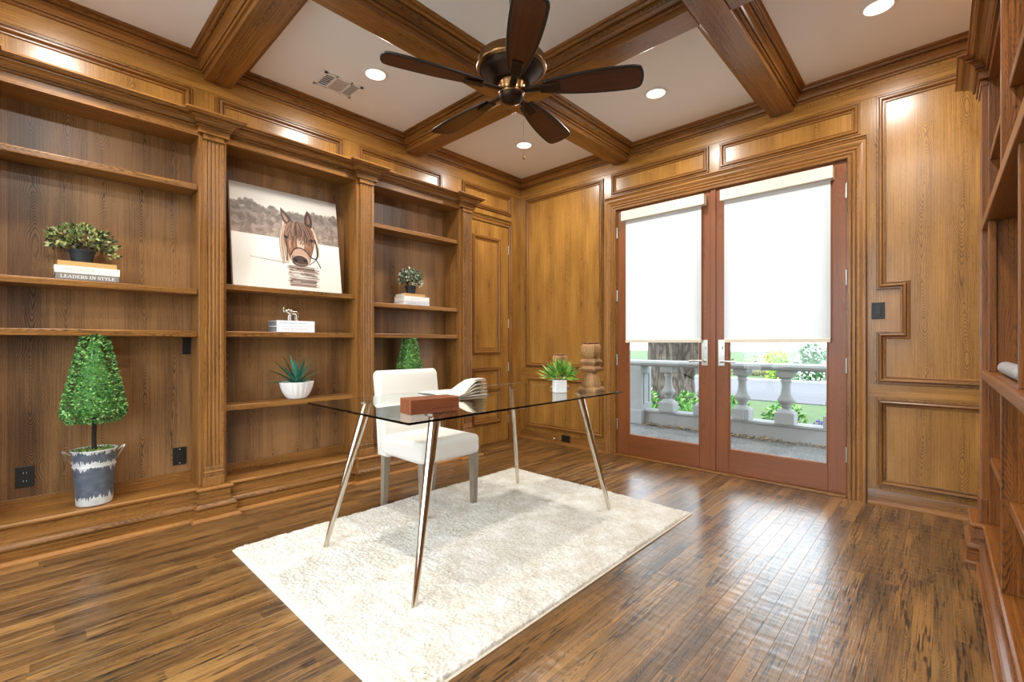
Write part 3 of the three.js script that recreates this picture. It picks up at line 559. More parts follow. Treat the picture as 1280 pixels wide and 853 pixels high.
{
  const g1 = 'books under the wide potted plant', sx = 0.196;
  book('book', 'grey book reading LEADERS IN STYLE, lowest under the wide potted plant', [sx, 1.468, 3.829], 0.262, 0.034, 0.17, M.greyCover, label('', 0.262, 0.034, '#f4efe6', '#7f766e', '', 0, 0, [['LEADERS IN STYLE', 0.5, 0.52, '98px serif']]), 0, g1);
  book('book', 'cream book reading BOTANIQUE in the middle of its stack', [sx, 1.5025, 3.829], 0.27, 0.04, 0.17, M.cream, label('', 0.27, 0.04, '#a2937a', '#f1e6d2', '', 0, 0, [['BOTANIQUE', 0.38, 0.5, '80px serif']]), 0, g1);
  book('book', 'thin tan book right under the wide potted plant', [sx - 0.008, 1.543, 3.829], 0.245, 0.027, 0.16, M.tan, null, 0, g1);
  const g2 = 'white books under the silver animal';
  book('book', 'white book with pink lettering under another white book', [sx, 1.2, 2.7], 0.272, 0.042, 0.18, M.whiteCover, label('', 0.272, 0.042, '#d8b6ae', '#f0eef2', '', 0, 0, [['LIVE BEAUTIFUL', 0.48, 0.5, '88px serif'], ['●', 0.92, 0.5, '40px sans-serif']]), 0, g2, M.greyPage);
  book('book', 'white book with grey lettering right under the silver animal', [sx, 1.2425, 2.7], 0.272, 0.042, 0.18, M.whiteCover, label('', 0.272, 0.042, '#9aa3a6', '#eff0f4', '', 0, 0, [['Modern Beautiful Rooms', 0.42, 0.4, '62px serif']]), 0, g2, M.greyPage);
  const g3 = 'books under the small potted plant';
  book('book', 'grey lettered book lowest under the small white-flecked plant', [sx, 1.466, 1.63], 0.27, 0.034, 0.17, M.whiteCover, label('', 0.27, 0.034, '#77777c', '#dedce2', '', 0, 0, [['LEADERS IN STYLE', 0.5, 0.52, '96px serif']]), 0, g3);
  book('book', 'white book in the middle under the small white-flecked plant', [sx, 1.5005, 1.63], 0.27, 0.042, 0.17, M.whiteCover, label('', 0.27, 0.042, '#c9bcae', '#f2eeea', '', 0, 0, [['BOTANIQUE', 0.45, 0.5, '70px serif']]), 0, g3);
  book('book', 'thin tan book right under the small white-flecked plant', [sx - 0.012, 1.543, 1.645], 0.22, 0.026, 0.155, M.tan, null, 0, g3);
}
// ---------------------------------------------------------------- foliage
function leaves(list, core) {
  const pos = [], col = [], q = new THREE.Quaternion(), v = new THREE.Vector3();
  for (const { p, dir, up, l, w, c, bend = 0.25 } of list) {
    const d = dir.clone().normalize(), s = new THREE.Vector3().crossVectors(d, up).normalize(), n = new THREE.Vector3().crossVectors(s, d).normalize();
    const at = (a, b, k) => p.clone().addScaledVector(d, a * l).addScaledVector(s, b * w).addScaledVector(n, k * l);
    const A = at(0, 0, 0), Bq = at(0.45, 0.5, 0.08), C = at(1, 0, -bend), D = at(0.45, -0.5, 0.08), E = at(0.5, 0, 0);
    for (const tri of [[A, E, Bq], [Bq, E, C], [A, D, E], [D, C, E]]) for (const k of tri) { pos.push(k.x, k.y, k.z); col.push(c.r, c.g, c.b); }
  }
  const g = new THREE.BufferGeometry(); g.setAttribute('position', new THREE.Float32BufferAttribute(pos, 3)); g.setAttribute('color', new THREE.Float32BufferAttribute(col, 3));
  g.computeVertexNormals();
  if (!core) return g;
  const cg = flat(core.geo); for (const a of Object.keys(cg.attributes)) if (!['position', 'normal'].includes(a)) cg.deleteAttribute(a);
  const cc = new Float32Array(cg.attributes.position.count * 3); for (let i = 0; i < cc.length; i += 3) { cc[i] = core.c.r; cc[i + 1] = core.c.g; cc[i + 2] = core.c.b; }
  cg.setAttribute('color', new THREE.BufferAttribute(cc, 3)); return mergeGeometries([g, cg]);
}
const greens = (arr) => arr.map((h) => new THREE.Color(h));
const pick = (a) => a[Math.floor(rnd() * a.length)];
const V = (x, y, z) => new THREE.Vector3(x, y, z);
const rdir = () => { const z = rr(-1, 1), a = rr(0, 6.283), s = Math.sqrt(1 - z * z); return V(s * Math.cos(a), z, s * Math.sin(a)); };
function ballLeaves(n, rx, ry, rz, cy, l, w, cols, spread = 0.25, lowCut = -0.55) {
  const out = [];
  while (out.length < n) { const d = rdir(); if (d.y < lowCut) continue; const k = 1 - spread * rnd() * rnd(), p = V(d.x * rx * k, cy + d.y * ry * k, d.z * rz * k); out.push({ p, dir: d.clone().addScaledVector(rdir(), 0.9), up: rdir(), l: l * rr(0.7, 1.3), w: w * rr(0.8, 1.2), c: pick(cols) }); }
  return out;
}
// topiary: a worn zinc pail, a stem and a clipped cone of boxwood
const boxGreens = greens([0x3c7030, 0x4f8c3c, 0x6fa650, 0x8fc068, 0x2a5226, 0xa9cf80, 0x3a6432]);
function topiary(lab, pos, grp) {
  const t = thing('topiary_tree', lab, 'topiary', pos, 0, grp);
  const body = lathe([[0, 0.001], [0.074, 0.001], [0.077, 0.006], [0.079, 0.012], [0.09, 0.215], [0.094, 0.218], [0.095, 0.224], [0.091, 0.228], [0.098, 0.305], [0.102, 0.308], [0.102, 0.314], [0.097, 0.314], [0.094, 0.285], [0, 0.285]], 48);
  body.attributes.uv.needsUpdate = true; const q = body.attributes.position, uv = body.attributes.uv; for (let i = 0; i < q.count; i++) uv.setXY(i, Math.atan2(q.getX(i), q.getZ(i)) / 6.283 + 0.5, Math.min(0.999, q.getY(i) / 0.315));
  const pail = mk('pail', body, M.zinc, t);
  for (const s of [-1, 1]) mk('pail_handle', tube([[0, 0.24, s * 0.094], [0, 0.285, s * 0.118], [0.0, 0.318, s * 0.135], [0.0, 0.29, s * 0.1]], 0.004, 16, 6), M.nickel, pail);
  mk('soil', cyl(0.094, 0.094, 0.01, 32).translate(0, 0.288, 0), M.soil, t);
  mk('trunk', tube([[0, 0.28, 0], [0.003, 0.36, 0.002], [0, 0.5, 0]], 0.011, 10, 10), M.soil, t);
  const y0 = 0.475, y1 = 0.945, list = [];
  const R = (f) => f < 0.1 ? 0.112 + 0.022 * Math.sin(f / 0.1 * 1.57) : 0.134 - 0.08 * Math.pow((f - 0.1) / 0.9, 1.15);
  for (let k = 0; k < 5200; k++) {
    const cap = rnd(); let p, n;
    if (cap < 0.07) { const r = 0.06 * Math.sqrt(rnd()), a = rr(0, 6.283); p = V(r * Math.cos(a), y1 + 0.012 * rnd(), r * Math.sin(a)); n = V(0, 1, 0); }
    else if (cap < 0.12) { const r = 0.115 * Math.sqrt(rnd()), a = rr(0, 6.283); p = V(r * Math.cos(a), y0, r * Math.sin(a)); n = V(0, -1, 0); }
    else { const f = 1 - Math.sqrt(1 - rnd() * 0.86) , a = rr(0, 6.283), ff = Math.min(1, f * 1.6), r = R(ff) * rr(0.93, 1.03); p = V(r * Math.cos(a), y0 + ff * (y1 - y0), r * Math.sin(a)); n = V(Math.cos(a), 0.2, Math.sin(a)); }
    list.push({ p, dir: n.clone().addScaledVector(rdir(), 0.85), up: rdir(), l: rr(0.013, 0.021), w: rr(0.009, 0.013), c: pick(boxGreens) });
  }
  const pts = [[0, y0 + 0.026]]; for (let k = 0; k <= 10; k++) pts.push([R(k / 10) - 0.032, y0 + 0.026 + k / 10 * (y1 - y0 - 0.05)]); pts.push([0, y1 - 0.024]);
  mk('foliage', leaves(list, { geo: lathe(pts, 24), c: new THREE.Color(0x5f9a46) }), M.leafy, t).userData.kind = 'stuff';
  const moss = []; for (let k = 0; k < 420; k++) { const r = 0.092 * Math.sqrt(rnd()), a = rr(0, 6.283); moss.push({ p: V(r * Math.cos(a), 0.29, r * Math.sin(a)), dir: V(rr(-1, 1), rr(0.6, 1.6), rr(-1, 1)), up: rdir(), l: rr(0.02, 0.034), w: 0.012, c: pick(greens([0x5f7a34, 0x7f9a48, 0x40562a, 0x9aa85a])) }); }
  mk('underplanting', leaves(moss), M.leafy, t).userData.kind = 'stuff';
}
topiary('clipped boxwood topiary in a worn grey pail beside the black outlet', [0.15, 0.205, 3.8], 'topiaries in the bookcase');
topiary('clipped boxwood topiary behind the cream chair', [0.15, 0.205, 1.68], 'topiaries in the bookcase');
function pottedBush(lab, pos, r, w, hgt, cols, n, stray) {
  const t = thing('potted_plant', lab, 'plant', pos);
  mk('pot', lathe([[0, 0.001], [r * 0.72, 0.001], [r * 0.76, 0.004], [r * 0.94, 0.06], [r * 1.02, 0.062], [r * 1.02, 0.074], [r * 0.95, 0.074], [r * 0.92, 0.066], [0, 0.066]], 36), M.potBlack, t);
  mk('soil', cyl(r * 0.92, r * 0.92, 0.004, 24).translate(0, 0.067, 0), M.soil, t);
  const list = ballLeaves(n, w * 0.55, hgt * 0.62, w, 0.075 + hgt * 0.4, 0.03, 0.017, cols, 0.75);
  if (stray) for (let k = 0; k < 26; k++) { const a = rr(0.6, 1), c = V(rr(-0.01, 0.05), 0.07 + rr(-0.03, 0.05), -w * a * 1.18); list.push({ p: c, dir: V(rr(-0.5, 1), rr(-0.6, 0.8), -1), up: rdir(), l: 0.026, w: 0.014, c: pick(cols) }); }
  for (const l of list) if (pos[0] + l.p.x < 0.03) l.p.x = 0.03 - pos[0];
  mk('foliage', leaves(list), M.leafy, t).userData.kind = 'stuff';
  const stems = []; for (let k = 0; k < 16; k++) { const a = rr(0, 6.283), e = rr(0.3, 0.8); stems.push(flat(capsuleBetween([Math.cos(a) * 0.02, 0.066, Math.sin(a) * 0.02], [Math.cos(a) * w * 0.45 * e, 0.075 + hgt * rr(0.3, 0.7), Math.sin(a) * w * e], 0.002, 0.0014, 5))); }
  mk('stems', mergeGeometries(stems), M.soil, t);
}
pottedBush('wide leafy plant in a black pot on the book stack beside BOTANIQUE', [0.115, 1.5705, 3.85], 0.058, 0.14, 0.135, greens([0x5f7038, 0x8a9650, 0xaab06a, 0x37451f, 0xc0c48a, 0x2a3419]), 460, true);
pottedBush('small white-flecked plant in a black pot above the second topiary', [0.125, 1.5695, 1.65], 0.05, 0.115, 0.15, greens([0x4c6240, 0x6f8460, 0xb9c4a4, 0x2c3d26, 0xe4e6d4, 0x3a4d30]), 420, false);
{ // aloe in a ribbed white bowl
  const t = thing('potted_aloe', 'blue-green spiky aloe in a ribbed white bowl on the low shelf', 'plant', [0.12, 0.703, 2.666]);
  const g = lathe([[0, 0.001], [0.058, 0.001], [0.066, 0.004], [0.084, 0.024], [0.1, 0.054], [0.112, 0.088], [0.119, 0.12], [0.12, 0.126], [0.115, 0.127], [0.108, 0.11], [0, 0.105]], 120), p = g.attributes.position;
  for (let i = 0; i < p.count; i++) { const y = p.getY(i); if (y > 0.006) { const a = Math.atan2(p.getZ(i), p.getX(i)), k = 1 + 0.045 * (Math.abs(Math.cos(a * 9)) - 0.5); p.setX(i, p.getX(i) * k * 0.9); p.setZ(i, p.getZ(i) * k); } }
  g.computeVertexNormals(); mk('bowl', g, M.ceramic, t);
  mk('soil', cyl(0.095, 0.095, 0.004, 32).scale(0.88, 1, 1).translate(0, 0.107, 0), M.soil, t);
  const mats = [0x2f6b58, 0x3f8068, 0x4f917a, 0x275a4c].map((c) => std({ color: c, roughness: 0.5 }));
  const leafGeo = (len, w, curl) => {
    const pos = [], n = 10, ring = [];
    for (let k = 0; k <= n; k++) { const f = k / n, ww = w * Math.pow(1 - f, 0.75) * (0.75 + 0.5 * f), x = len * Math.sin(curl * f) / curl, y = len * (1 - Math.cos(curl * f)) / curl; ring.push([[x, -y, -ww / 2], [x, -y - ww * 0.28, 0], [x, -y, ww / 2], [x, -y + ww * 0.02, 0]]); }
    for (let k = 0; k < n; k++) for (let m = 0; m < 4; m++) { const a = ring[k][m], b = ring[k][(m + 1) % 4], c = ring[k + 1][(m + 1) % 4], d = ring[k + 1][m]; pos.push(...a, ...b, ...c, ...a, ...c, ...d); }
    const q = new THREE.BufferGeometry(); q.setAttribute('position', new THREE.Float32BufferAttribute(pos, 3)); q.computeVertexNormals(); return toCreasedNormals(q, 1.2);
  };
  const spec = [[90, 62, .2, .4], [60, 66, .19, .3], [120, 60, .2, .5], [150, 55, .17, .6], [25, 58, .17, .4], [-20, 60, .16, .4], [-60, 70, .18, .3], [-95, 58, .19, .4], [-120, 62, .19, .4], [180, 68, .18, .3], [75, 40, .17, .7], [-75, 42, .17, .6], [100, 24, .2, .4], [-100, 48, .17, .5], [20, 80, .2, .2], [-30, 74, .2, .3], [130, 78, .19, .2], [45, 45, .16, .6], [2, 20, .21, .5], [8, 42, .2, .45], [-8, 58, .2, .3], [172, 40, .17, .5], [30, 30, .18, .6]];
  spec.forEach(([az, el0, len0, curl], i) => { const rear = az < -30 && az > -150, el = rear ? Math.max(el0, 79) : el0, len = rear ? len0 * 0.75 : len0; const m = mk('leaf', leafGeo(len * 1.22, 0.046, rear ? 0.05 : curl), mats[i % 4], t); m.position.set(0, 0.105, 0); m.rotation.order = 'YZX'; m.rotation.set(0, (-90 + az - 90) * Math.PI / 180 + Math.PI / 2, el * Math.PI / 180); });
}
{ // grass-like plant on the desk
  const t = thing('potted_plant', 'bright green spiky plant in a white square pot on the desk', 'plant', [1.875, DT, 1.71], 0.9);
  mk('pot', boxUV(new RoundedBoxGeometry(0.078, 0.084, 0.078, 3, 0.005).translate(0, 0.0425, 0), 1), M.ceramic, t);
  mk('soil', new THREE.BoxGeometry(0.07, 0.003, 0.07).translate(0, 0.0845, 0), M.soil, t);
  const list = [], cols = greens([0x8fb83e, 0xb3cf58, 0x5f9a34, 0xcfe08a, 0x76a93f, 0x3f7a2c]);
  for (let k = 0; k < 300; k++) { const a = rr(0, 6.283), e = rr(-0.15, 1.5), d = V(Math.cos(a) * Math.cos(e), Math.sin(e), Math.sin(a) * Math.cos(e)), r0 = rr(0.015, 0.085); list.push({ p: V(d.x * r0, 0.095 + Math.abs(d.y) * r0 * 0.7, d.z * r0), dir: d.clone().add(V(0, 0.25, 0)).addScaledVector(rdir(), 0.35), up: rdir(), l: rr(0.05, 0.085), w: rr(0.009, 0.015), c: pick(cols), bend: 0.05 }); }
  mk('foliage', leaves(list), M.leafy, t).userData.kind = 'stuff';
}
// ---------------------------------------------------------------- things on the desk
{ // open book: spine along z, one half flat, the other half's leaves fanning up
  const t = thing('open_book', 'open cream-paged book lying on the glass desk', 'book', [1.46, DT, 2.25]);
  const hz = 0.115;
  mk('cover', mergeGeometries([boxGeo(-0.2, -0.002, 0.001, 0.004, -hz - 0.004, hz + 0.004, 0.001), boxGeo(0.002, 0.2, 0.001, 0.004, -hz - 0.004, hz + 0.004, 0.001)]), M.greyCover, t);
  const sheet = (fn, th, n = 10) => { const a = [], b = []; for (let k = 0; k <= n; k++) { const [x, y] = fn(k / n); a.push([x, y]); b.push([x, y + th]); } const sh = new THREE.Shape([...a, ...b.reverse()].map(([x, y]) => new THREE.Vector2(x, y))); const g = new THREE.ExtrudeGeometry(sh, { depth: 2 * hz, bevelEnabled: false }); g.translate(0, 0, -hz); return boxUV(toCreasedNormals(g, 0.5), 2); };
  mk('page_block', sheet((u) => [-0.192 * u, 0.0042 + 0.004 * Math.sin(u * 3.14)], 0.007), M.pages, t);
  const leaf = (h, len) => {          // a leaf hinged at the spine, lifted more towards its far end
    const nu = 10, nw = 8, P = (i, k) => { const u = i / nu, w = k / nw, q = Math.min(1, w / 0.7), rise = 0.1 + 0.9 * q * q * (3 - 2 * q); return [len * u * (1 - 0.08 * rise * h / 0.09), 0.008 + h * rise * Math.sqrt(Math.sin(Math.min(1, u * 1.5) * Math.PI / 2)), hz - 2 * hz * w]; }, pos = [];
    for (let i = 0; i < nu; i++) for (let k = 0; k < nw; k++) { const a = P(i, k), b = P(i + 1, k), c = P(i + 1, k + 1), d = P(i, k + 1); pos.push(...a, ...b, ...c, ...a, ...c, ...d); }
    const g = new THREE.BufferGeometry(); g.setAttribute('position', new THREE.Float32BufferAttribute(pos, 3)); g.computeVertexNormals(); return toCreasedNormals(g, 1);
  };
  mk('page_block', sheet((u) => [0.185 * u, 0.005], 0.006), M.pages, t);
  for (let k = 0; k < 12; k++) mk('page', leaf(0.012 + 0.082 * k / 11, 0.19 + 0.006 * Math.sin(k * 2.1)), M.pages, t);
}
{
  const t = thing('wooden_box', 'reddish brown wooden box on the glass desk', 'box', [1.942, DT, 2.787], -0.185);
  mk('box_body', boxUV(new RoundedBoxGeometry(0.116, 0.067, 0.244, 2, 0.003).translate(0, 0.0345, 0), 2), M.rosewood, t);
}
function candle(lab, pos, k, turn) {
  const t = thing('candle_holder', lab, 'candle holder', pos, turn, 'carved candle holders');
  const sq = (pts, tw = 0) => { const g = new THREE.LatheGeometry(pts.map(([r, y]) => new THREE.Vector2(r * 1.18 * k, y * k)), 4); g.rotateY(Math.PI / 4 + tw); return boxUV(toCreasedNormals(flat(g), 0.6), 1); };
  const oct = (pts) => boxUV(toCreasedNormals(flat(new THREE.LatheGeometry(pts.map(([r, y]) => new THREE.Vector2(r * k, y * k)), 8)), 0.6), 1);
  mk('foot', sq([[0, 0.001], [0.078, 0.001], [0.08, 0.004], [0.08, 0.018], [0.066, 0.03], [0, 0.03]]), M.oldwood, t);
  mk('lower_body', oct([[0.062, 0.03], [0.064, 0.05], [0.054, 0.085], [0.044, 0.115], [0.036, 0.122], [0.045, 0.128], [0, 0.128]]), M.oldwood, t);
  mk('collar', sq([[0, 0.128], [0.05, 0.128], [0.072, 0.142], [0.074, 0.15], [0.055, 0.152], [0.044, 0.165], [0, 0.165]]), M.oldwood, t);
  mk('collar', sq([[0, 0.165], [0.045, 0.165], [0.062, 0.18], [0.066, 0.192], [0.055, 0.205], [0.04, 0.212], [0, 0.212]]), M.oldwood, t);
  mk('cup', oct([[0.036, 0.21], [0.048, 0.222], [0.064, 0.25], [0.068, 0.285], [0.06, 0.3], [0.05, 0.306], [0, 0.306]]), M.oldwood, t);
  mk('rim_plate', lathe([[0, 0.306], [0.05, 0.306], [0.052, 0.312], [0.05, 0.316], [0.046, 0.316], [0.044, 0.31], [0, 0.31]].map(([r, y]) => [r * k, y * k]), 32), M.rosewood, t);
}
candle('tall carved wooden candle holder on the desk corner by the glazed door', [1.97, DT, 1.49], 1.03, 0.1);
candle('shorter carved wooden candle holder half hidden behind the spiky plant', [1.71, DT, 1.49], 0.77, 0.1);
{ // silver animal with raised trunk
  const t = thing('animal_figurine', 'small shiny silver elephant figurine on the white books', 'figurine', [0.13, 1.2845, 2.70]);
  const N = 64, S = 0.075, mc = new MarchingCubes(N, M.silver, false, false, 120000); mc.isolation = 0;
  const caps = [[[0.02, 0.062, 0], [-0.018, 0.06, 0], 0.021, 0.022], [[0.034, 0.07, 0], [0.034, 0.07, 0], 0.017, 0.017], [[0.048, 0.072, 0], [0.058, 0.064, 0], 0.008, 0.006], [[0.058, 0.064, 0], [0.064, 0.08, 0], 0.006, 0.005], [[0.064, 0.08, 0], [0.06, 0.094, 0], 0.005, 0.004], [[-0.04, 0.06, 0], [-0.043, 0.03, 0], 0.004, 0.003]];
  for (const s of [-1, 1]) caps.push([[0.02, 0.05, s * 0.011], [0.022, 0.005, s * 0.012], 0.010, 0.0075], [[-0.024, 0.05, s * 0.011], [-0.026, 0.005, s * 0.012], 0.011, 0.0075], [[0.028, 0.082, s * 0.014], [0.022, 0.07, s * 0.027], 0.007, 0.009]);
  const dcap = (p, [a, b, r0, r1]) => { const ba = [b[0] - a[0], b[1] - a[1], b[2] - a[2]], pa = [p[0] - a[0], p[1] - a[1], p[2] - a[2]], l = ba[0] ** 2 + ba[1] ** 2 + ba[2] ** 2 || 1, h = Math.max(0, Math.min(1, (pa[0] * ba[0] + pa[1] * ba[1] + pa[2] * ba[2]) / l)); return Math.hypot(pa[0] - ba[0] * h, pa[1] - ba[1] * h, pa[2] - ba[2] * h) - (r0 + (r1 - r0) * h); };
  for (let k = 0; k < N; k++) for (let j = 0; j < N; j++) for (let i = 0; i < N; i++) {
    const p = [(i / N * 2 - 1) * S, (j / N * 2 - 1) * S + 0.05, (k / N * 2 - 1) * S]; let d = 1;
    for (const c of caps) { const e = dcap(p, c), h = Math.max(0.006 - Math.abs(d - e), 0) / 0.006; d = Math.min(d, e) - h * h * 0.0015; }
    mc.field[i + j * N + k * N * N] = -d;
  }
  mc.update();
  const g = new THREE.BufferGeometry(); g.setAttribute('position', new THREE.BufferAttribute(mc.positionArray.slice(0, mc.count * 3), 3)); g.setAttribute('normal', new THREE.BufferAttribute(mc.normalArray.slice(0, mc.count * 3), 3));
  g.scale(S, S, S); g.translate(0, 0.05, 0); g.rotateY(-Math.PI * 0.5 + 0.1); g.scale(1.08, 1.05, 1.08); 
  g.computeBoundingBox(); g.translate(0, -g.boundingBox.min.y + 0.0005, 0);
  mk('body', g, M.silver, t);
}
// ---------------------------------------------------------------- horse picture
{
  const w = 0.778, h = 0.756, t = thing('canvas_picture', 'large unframed picture of a brown horse drinking in pale water', 'picture', [0.15, 1.517, 2.711]);
  const cw = 1024, ch = 996, c = document.createElement('canvas'); c.width = cw; c.height = ch; const x = c.getContext('2d');
  let gr = x.createLinearGradient(0, 0, 0, 230); gr.addColorStop(0, '#b9b2aa'); gr.addColorStop(1, '#d8d0c6'); x.fillStyle = gr; x.fillRect(0, 0, cw, ch);
  const wl = (u) => 495 - 10 * u;                        // shore line
  const trees = (base, amp, col, sz, n) => { for (let k = 0; k < n; k++) { const u = rnd(), px = u * cw, py = base(u) + rnd() * amp; x.fillStyle = pick(col); x.globalAlpha = 0.55; x.beginPath(); x.ellipse(px, py, sz * rr(0.5, 1.3), sz * rr(0.5, 1.2), 0, 0, 6.3); x.fill(); } x.globalAlpha = 1; };
  x.fillStyle = '#8d8078'; x.fillRect(0, 236, cw, 259);
  trees((u) => 185 + 22 * Math.sin(u * 8 + 4) + 14 * Math.sin(u * 31), 90, ['#6f645d', '#7d7068', '#5f554f', '#877a70'], 22, 420);
  trees((u) => 300 + 14 * Math.sin(u * 17), 120, ['#8c7c72', '#9a897d', '#77695f', '#a6968a', '#6d5f56'], 30, 620);
  trees(() => 400, 80, ['#9d8b7e', '#8a786b', '#b0a092', '#7a695d'], 26, 420);
  x.fillStyle = '#efe9dd'; x.fillRect(0, 486, cw, ch - 486);
  gr = x.createLinearGradient(0, 486, 0, ch); gr.addColorStop(0, '#f1ece2'); gr.addColorStop(1, '#eae2d4'); x.fillStyle = gr; x.fillRect(0, 488, cw, ch - 488);
  const poly = (pts, col, al = 1) => { x.globalAlpha = al; x.fillStyle = col; x.beginPath(); x.moveTo(pts[0][0], pts[0][1]); for (let k = 1; k < pts.length; k++) { const [ax, ay] = pts[k], [bx2, by2] = pts[(k + 1) % pts.length]; x.quadraticCurveTo(ax, ay, (ax + bx2) / 2, (ay + by2) / 2); } x.closePath(); x.fill(); x.globalAlpha = 1; };
  const stroke = (pts, col, lw, al = 1) => { x.globalAlpha = al; x.strokeStyle = col; x.lineWidth = lw; x.lineCap = 'round'; x.beginPath(); x.moveTo(...pts[0]); for (let k = 1; k < pts.length - 1; k++) x.quadraticCurveTo(pts[k][0], pts[k][1], (pts[k][0] + pts[k + 1][0]) / 2, (pts[k][1] + pts[k + 1][1]) / 2); x.lineTo(...pts[pts.length - 1]); x.stroke(); x.globalAlpha = 1; };
  const hairs = (n, f, cols, lw, al) => { for (let k = 0; k < n; k++) stroke(f(), pick(cols), lw * rr(0.5, 1.5), al); };
  // pale mane hanging at the left, ears
  hairs(170, () => { const a = rr(0, 1); return [[rr(455, 520), rr(300, 360)], [425 + 70 * a, 420 + rr(-20, 20)], [415 + 85 * a, 540], [430 + 80 * a, rr(600, 745)]]; }, ['#d6c4b0', '#b89a80', '#8f705a', '#e4d8c8', '#a3846c'], 4, 0.7);
  hairs(60, () => [[rr(740, 760), rr(320, 380)], [785 + rr(-12, 20), 450], [790 + rr(-25, 20), rr(520, 640)]], ['#c2a68e', '#8f705a', '#e0d2c0'], 4, 0.7);
  poly([[444, 165], [438, 215], [462, 300], [500, 345], [552, 325], [545, 270], [490, 205]], '#4c342b'); poly([[458, 215], [468, 280], [505, 315], [515, 275]], '#9b7a68');
  poly([[706, 145], [676, 200], [668, 290], [700, 345], [745, 330], [756, 250], [735, 175]], '#3d2921'); poly([[712, 195], [692, 250], [705, 310], [735, 270]], '#7c5c4d');
  // head, tapering to the muzzle
  poly([[500, 315], [462, 400], [462, 500], [492, 610], [520, 720], [600, 760], [690, 745], [722, 650], [762, 520], [772, 420], [745, 330], [620, 290]], '#86583f');
  hairs(260, () => { const u = rnd(), y = rr(340, 700), hw = 150 - 75 * (y - 330) / 400, px = 617 + (u * 2 - 1) * hw; return [[px, y], [px + rr(-6, 6), y + 22], [px + rr(-9, 9), y + rr(30, 60)]]; }, ['#a4755a', '#b98d70', '#7a4f3a', '#6a4231', '#c9a387'], 7, 0.55);
  poly([[600, 370], [580, 470], [590, 580], [625, 610], [660, 560], [660, 450], [640, 370]], '#e2c9b2', 0.85); poly([[612, 420], [604, 480], [622, 530], [642, 480]], '#f4e8da', 0.9);
  hairs(190, () => { const a = rr(480, 740); return [[600 + (a - 610) * 0.55, rr(285, 320)], [a + rr(-20, 20), 390], [a + rr(-45, 30), rr(420, 530)]]; }, ['#4b342a', '#6b4b3d', '#8b6856', '#35241d', '#a98a76'], 6, 0.75);
  poly([[470, 440], [462, 468], [485, 486], [505, 462]], '#1d120e'); poly([[728, 440], [718, 470], [742, 486], [760, 458]], '#1a100d');
  // muzzle, nostrils and bridle
  poly([[535, 590], [512, 650], [520, 720], [560, 752], [640, 758], [695, 735], [708, 660], [680, 590], [610, 560]], '#c39c86'); poly([[530, 650], [525, 715], [575, 748], [660, 748], [695, 705], [680, 655], [605, 632]], '#4a342d'); poly([[545, 668], [540, 700], [575, 712], [590, 680]], '#140d0b'); poly([[640, 675], [645, 706], [680, 700], [676, 672]], '#140d0b'); stroke([[535, 665], [570, 635], [630, 632], [680, 660], [690, 700]], '#d9cbbd', 8, 0.75); stroke([[560, 720], [610, 735], [665, 722]], '#e6dccf', 5, 0.6);
  stroke([[478, 470], [490, 580], [482, 700]], '#33241e', 9); stroke([[768, 450], [792, 540], [790, 620], [768, 660]], '#241a16', 17); stroke([[520, 640], [545, 575], [610, 552], [672, 580], [720, 650], [768, 655]], '#32221c', 12); stroke([[768, 655], [795, 700], [812, 742]], '#241a16', 11); stroke([[700, 720], [745, 690], [770, 655]], '#46342c', 8);
  // ripples and reflection
  for (let k = 0; k < 60; k++) { const y = 752 + k * 3.5, a = 492 + rr(-14, 26), b = 782 + rr(-40, 16); stroke([[a, y], [(a + b) / 2, y + rr(-3, 3)], [b, y + rr(-2, 2)]], pick(['#6b4d3e', '#84675a', '#4a352b', '#e6dccf', '#9c8070', '#5a4036']), rr(2, 7), 0.85); }
  for (let k = 0; k < 16; k++) { const a = rr(495, 640); const y = 775 + rr(0, 170); stroke([[a, y], [a + 40, y + 3], [a + rr(60, 130), y]], '#efe8dc', rr(3, 7), 0.85); }
  stroke([[150, 705], [300, 716], [480, 728]], '#7e6f63', 5, 0.8); stroke([[230, 716], [380, 726], [470, 732]], '#9b8b7d', 3, 0.8); stroke([[800, 750], [900, 748], [1000, 756]], '#b9ac9e', 3, 0.7);
  const ct = new THREE.CanvasTexture(c); ct.colorSpace = THREE.SRGBColorSpace;
  const tilt = Math.atan2(0.11, 0.748);
  const body = mk('canvas_body', new RoundedBoxGeometry(0.03, h, w, 1, 0.003).translate(-0.016, h / 2, 0), std({ color: 0xd9d2c8, roughness: 0.6 }), t); body.rotation.z = tilt;
  const pr = mk('printed_face', new THREE.PlaneGeometry(w - 0.004, h - 0.004).rotateY(Math.PI / 2).translate(0.0002, h / 2, 0), std({ map: ct, roughness: 0.35 }), t); pr.rotation.z = tilt;
}
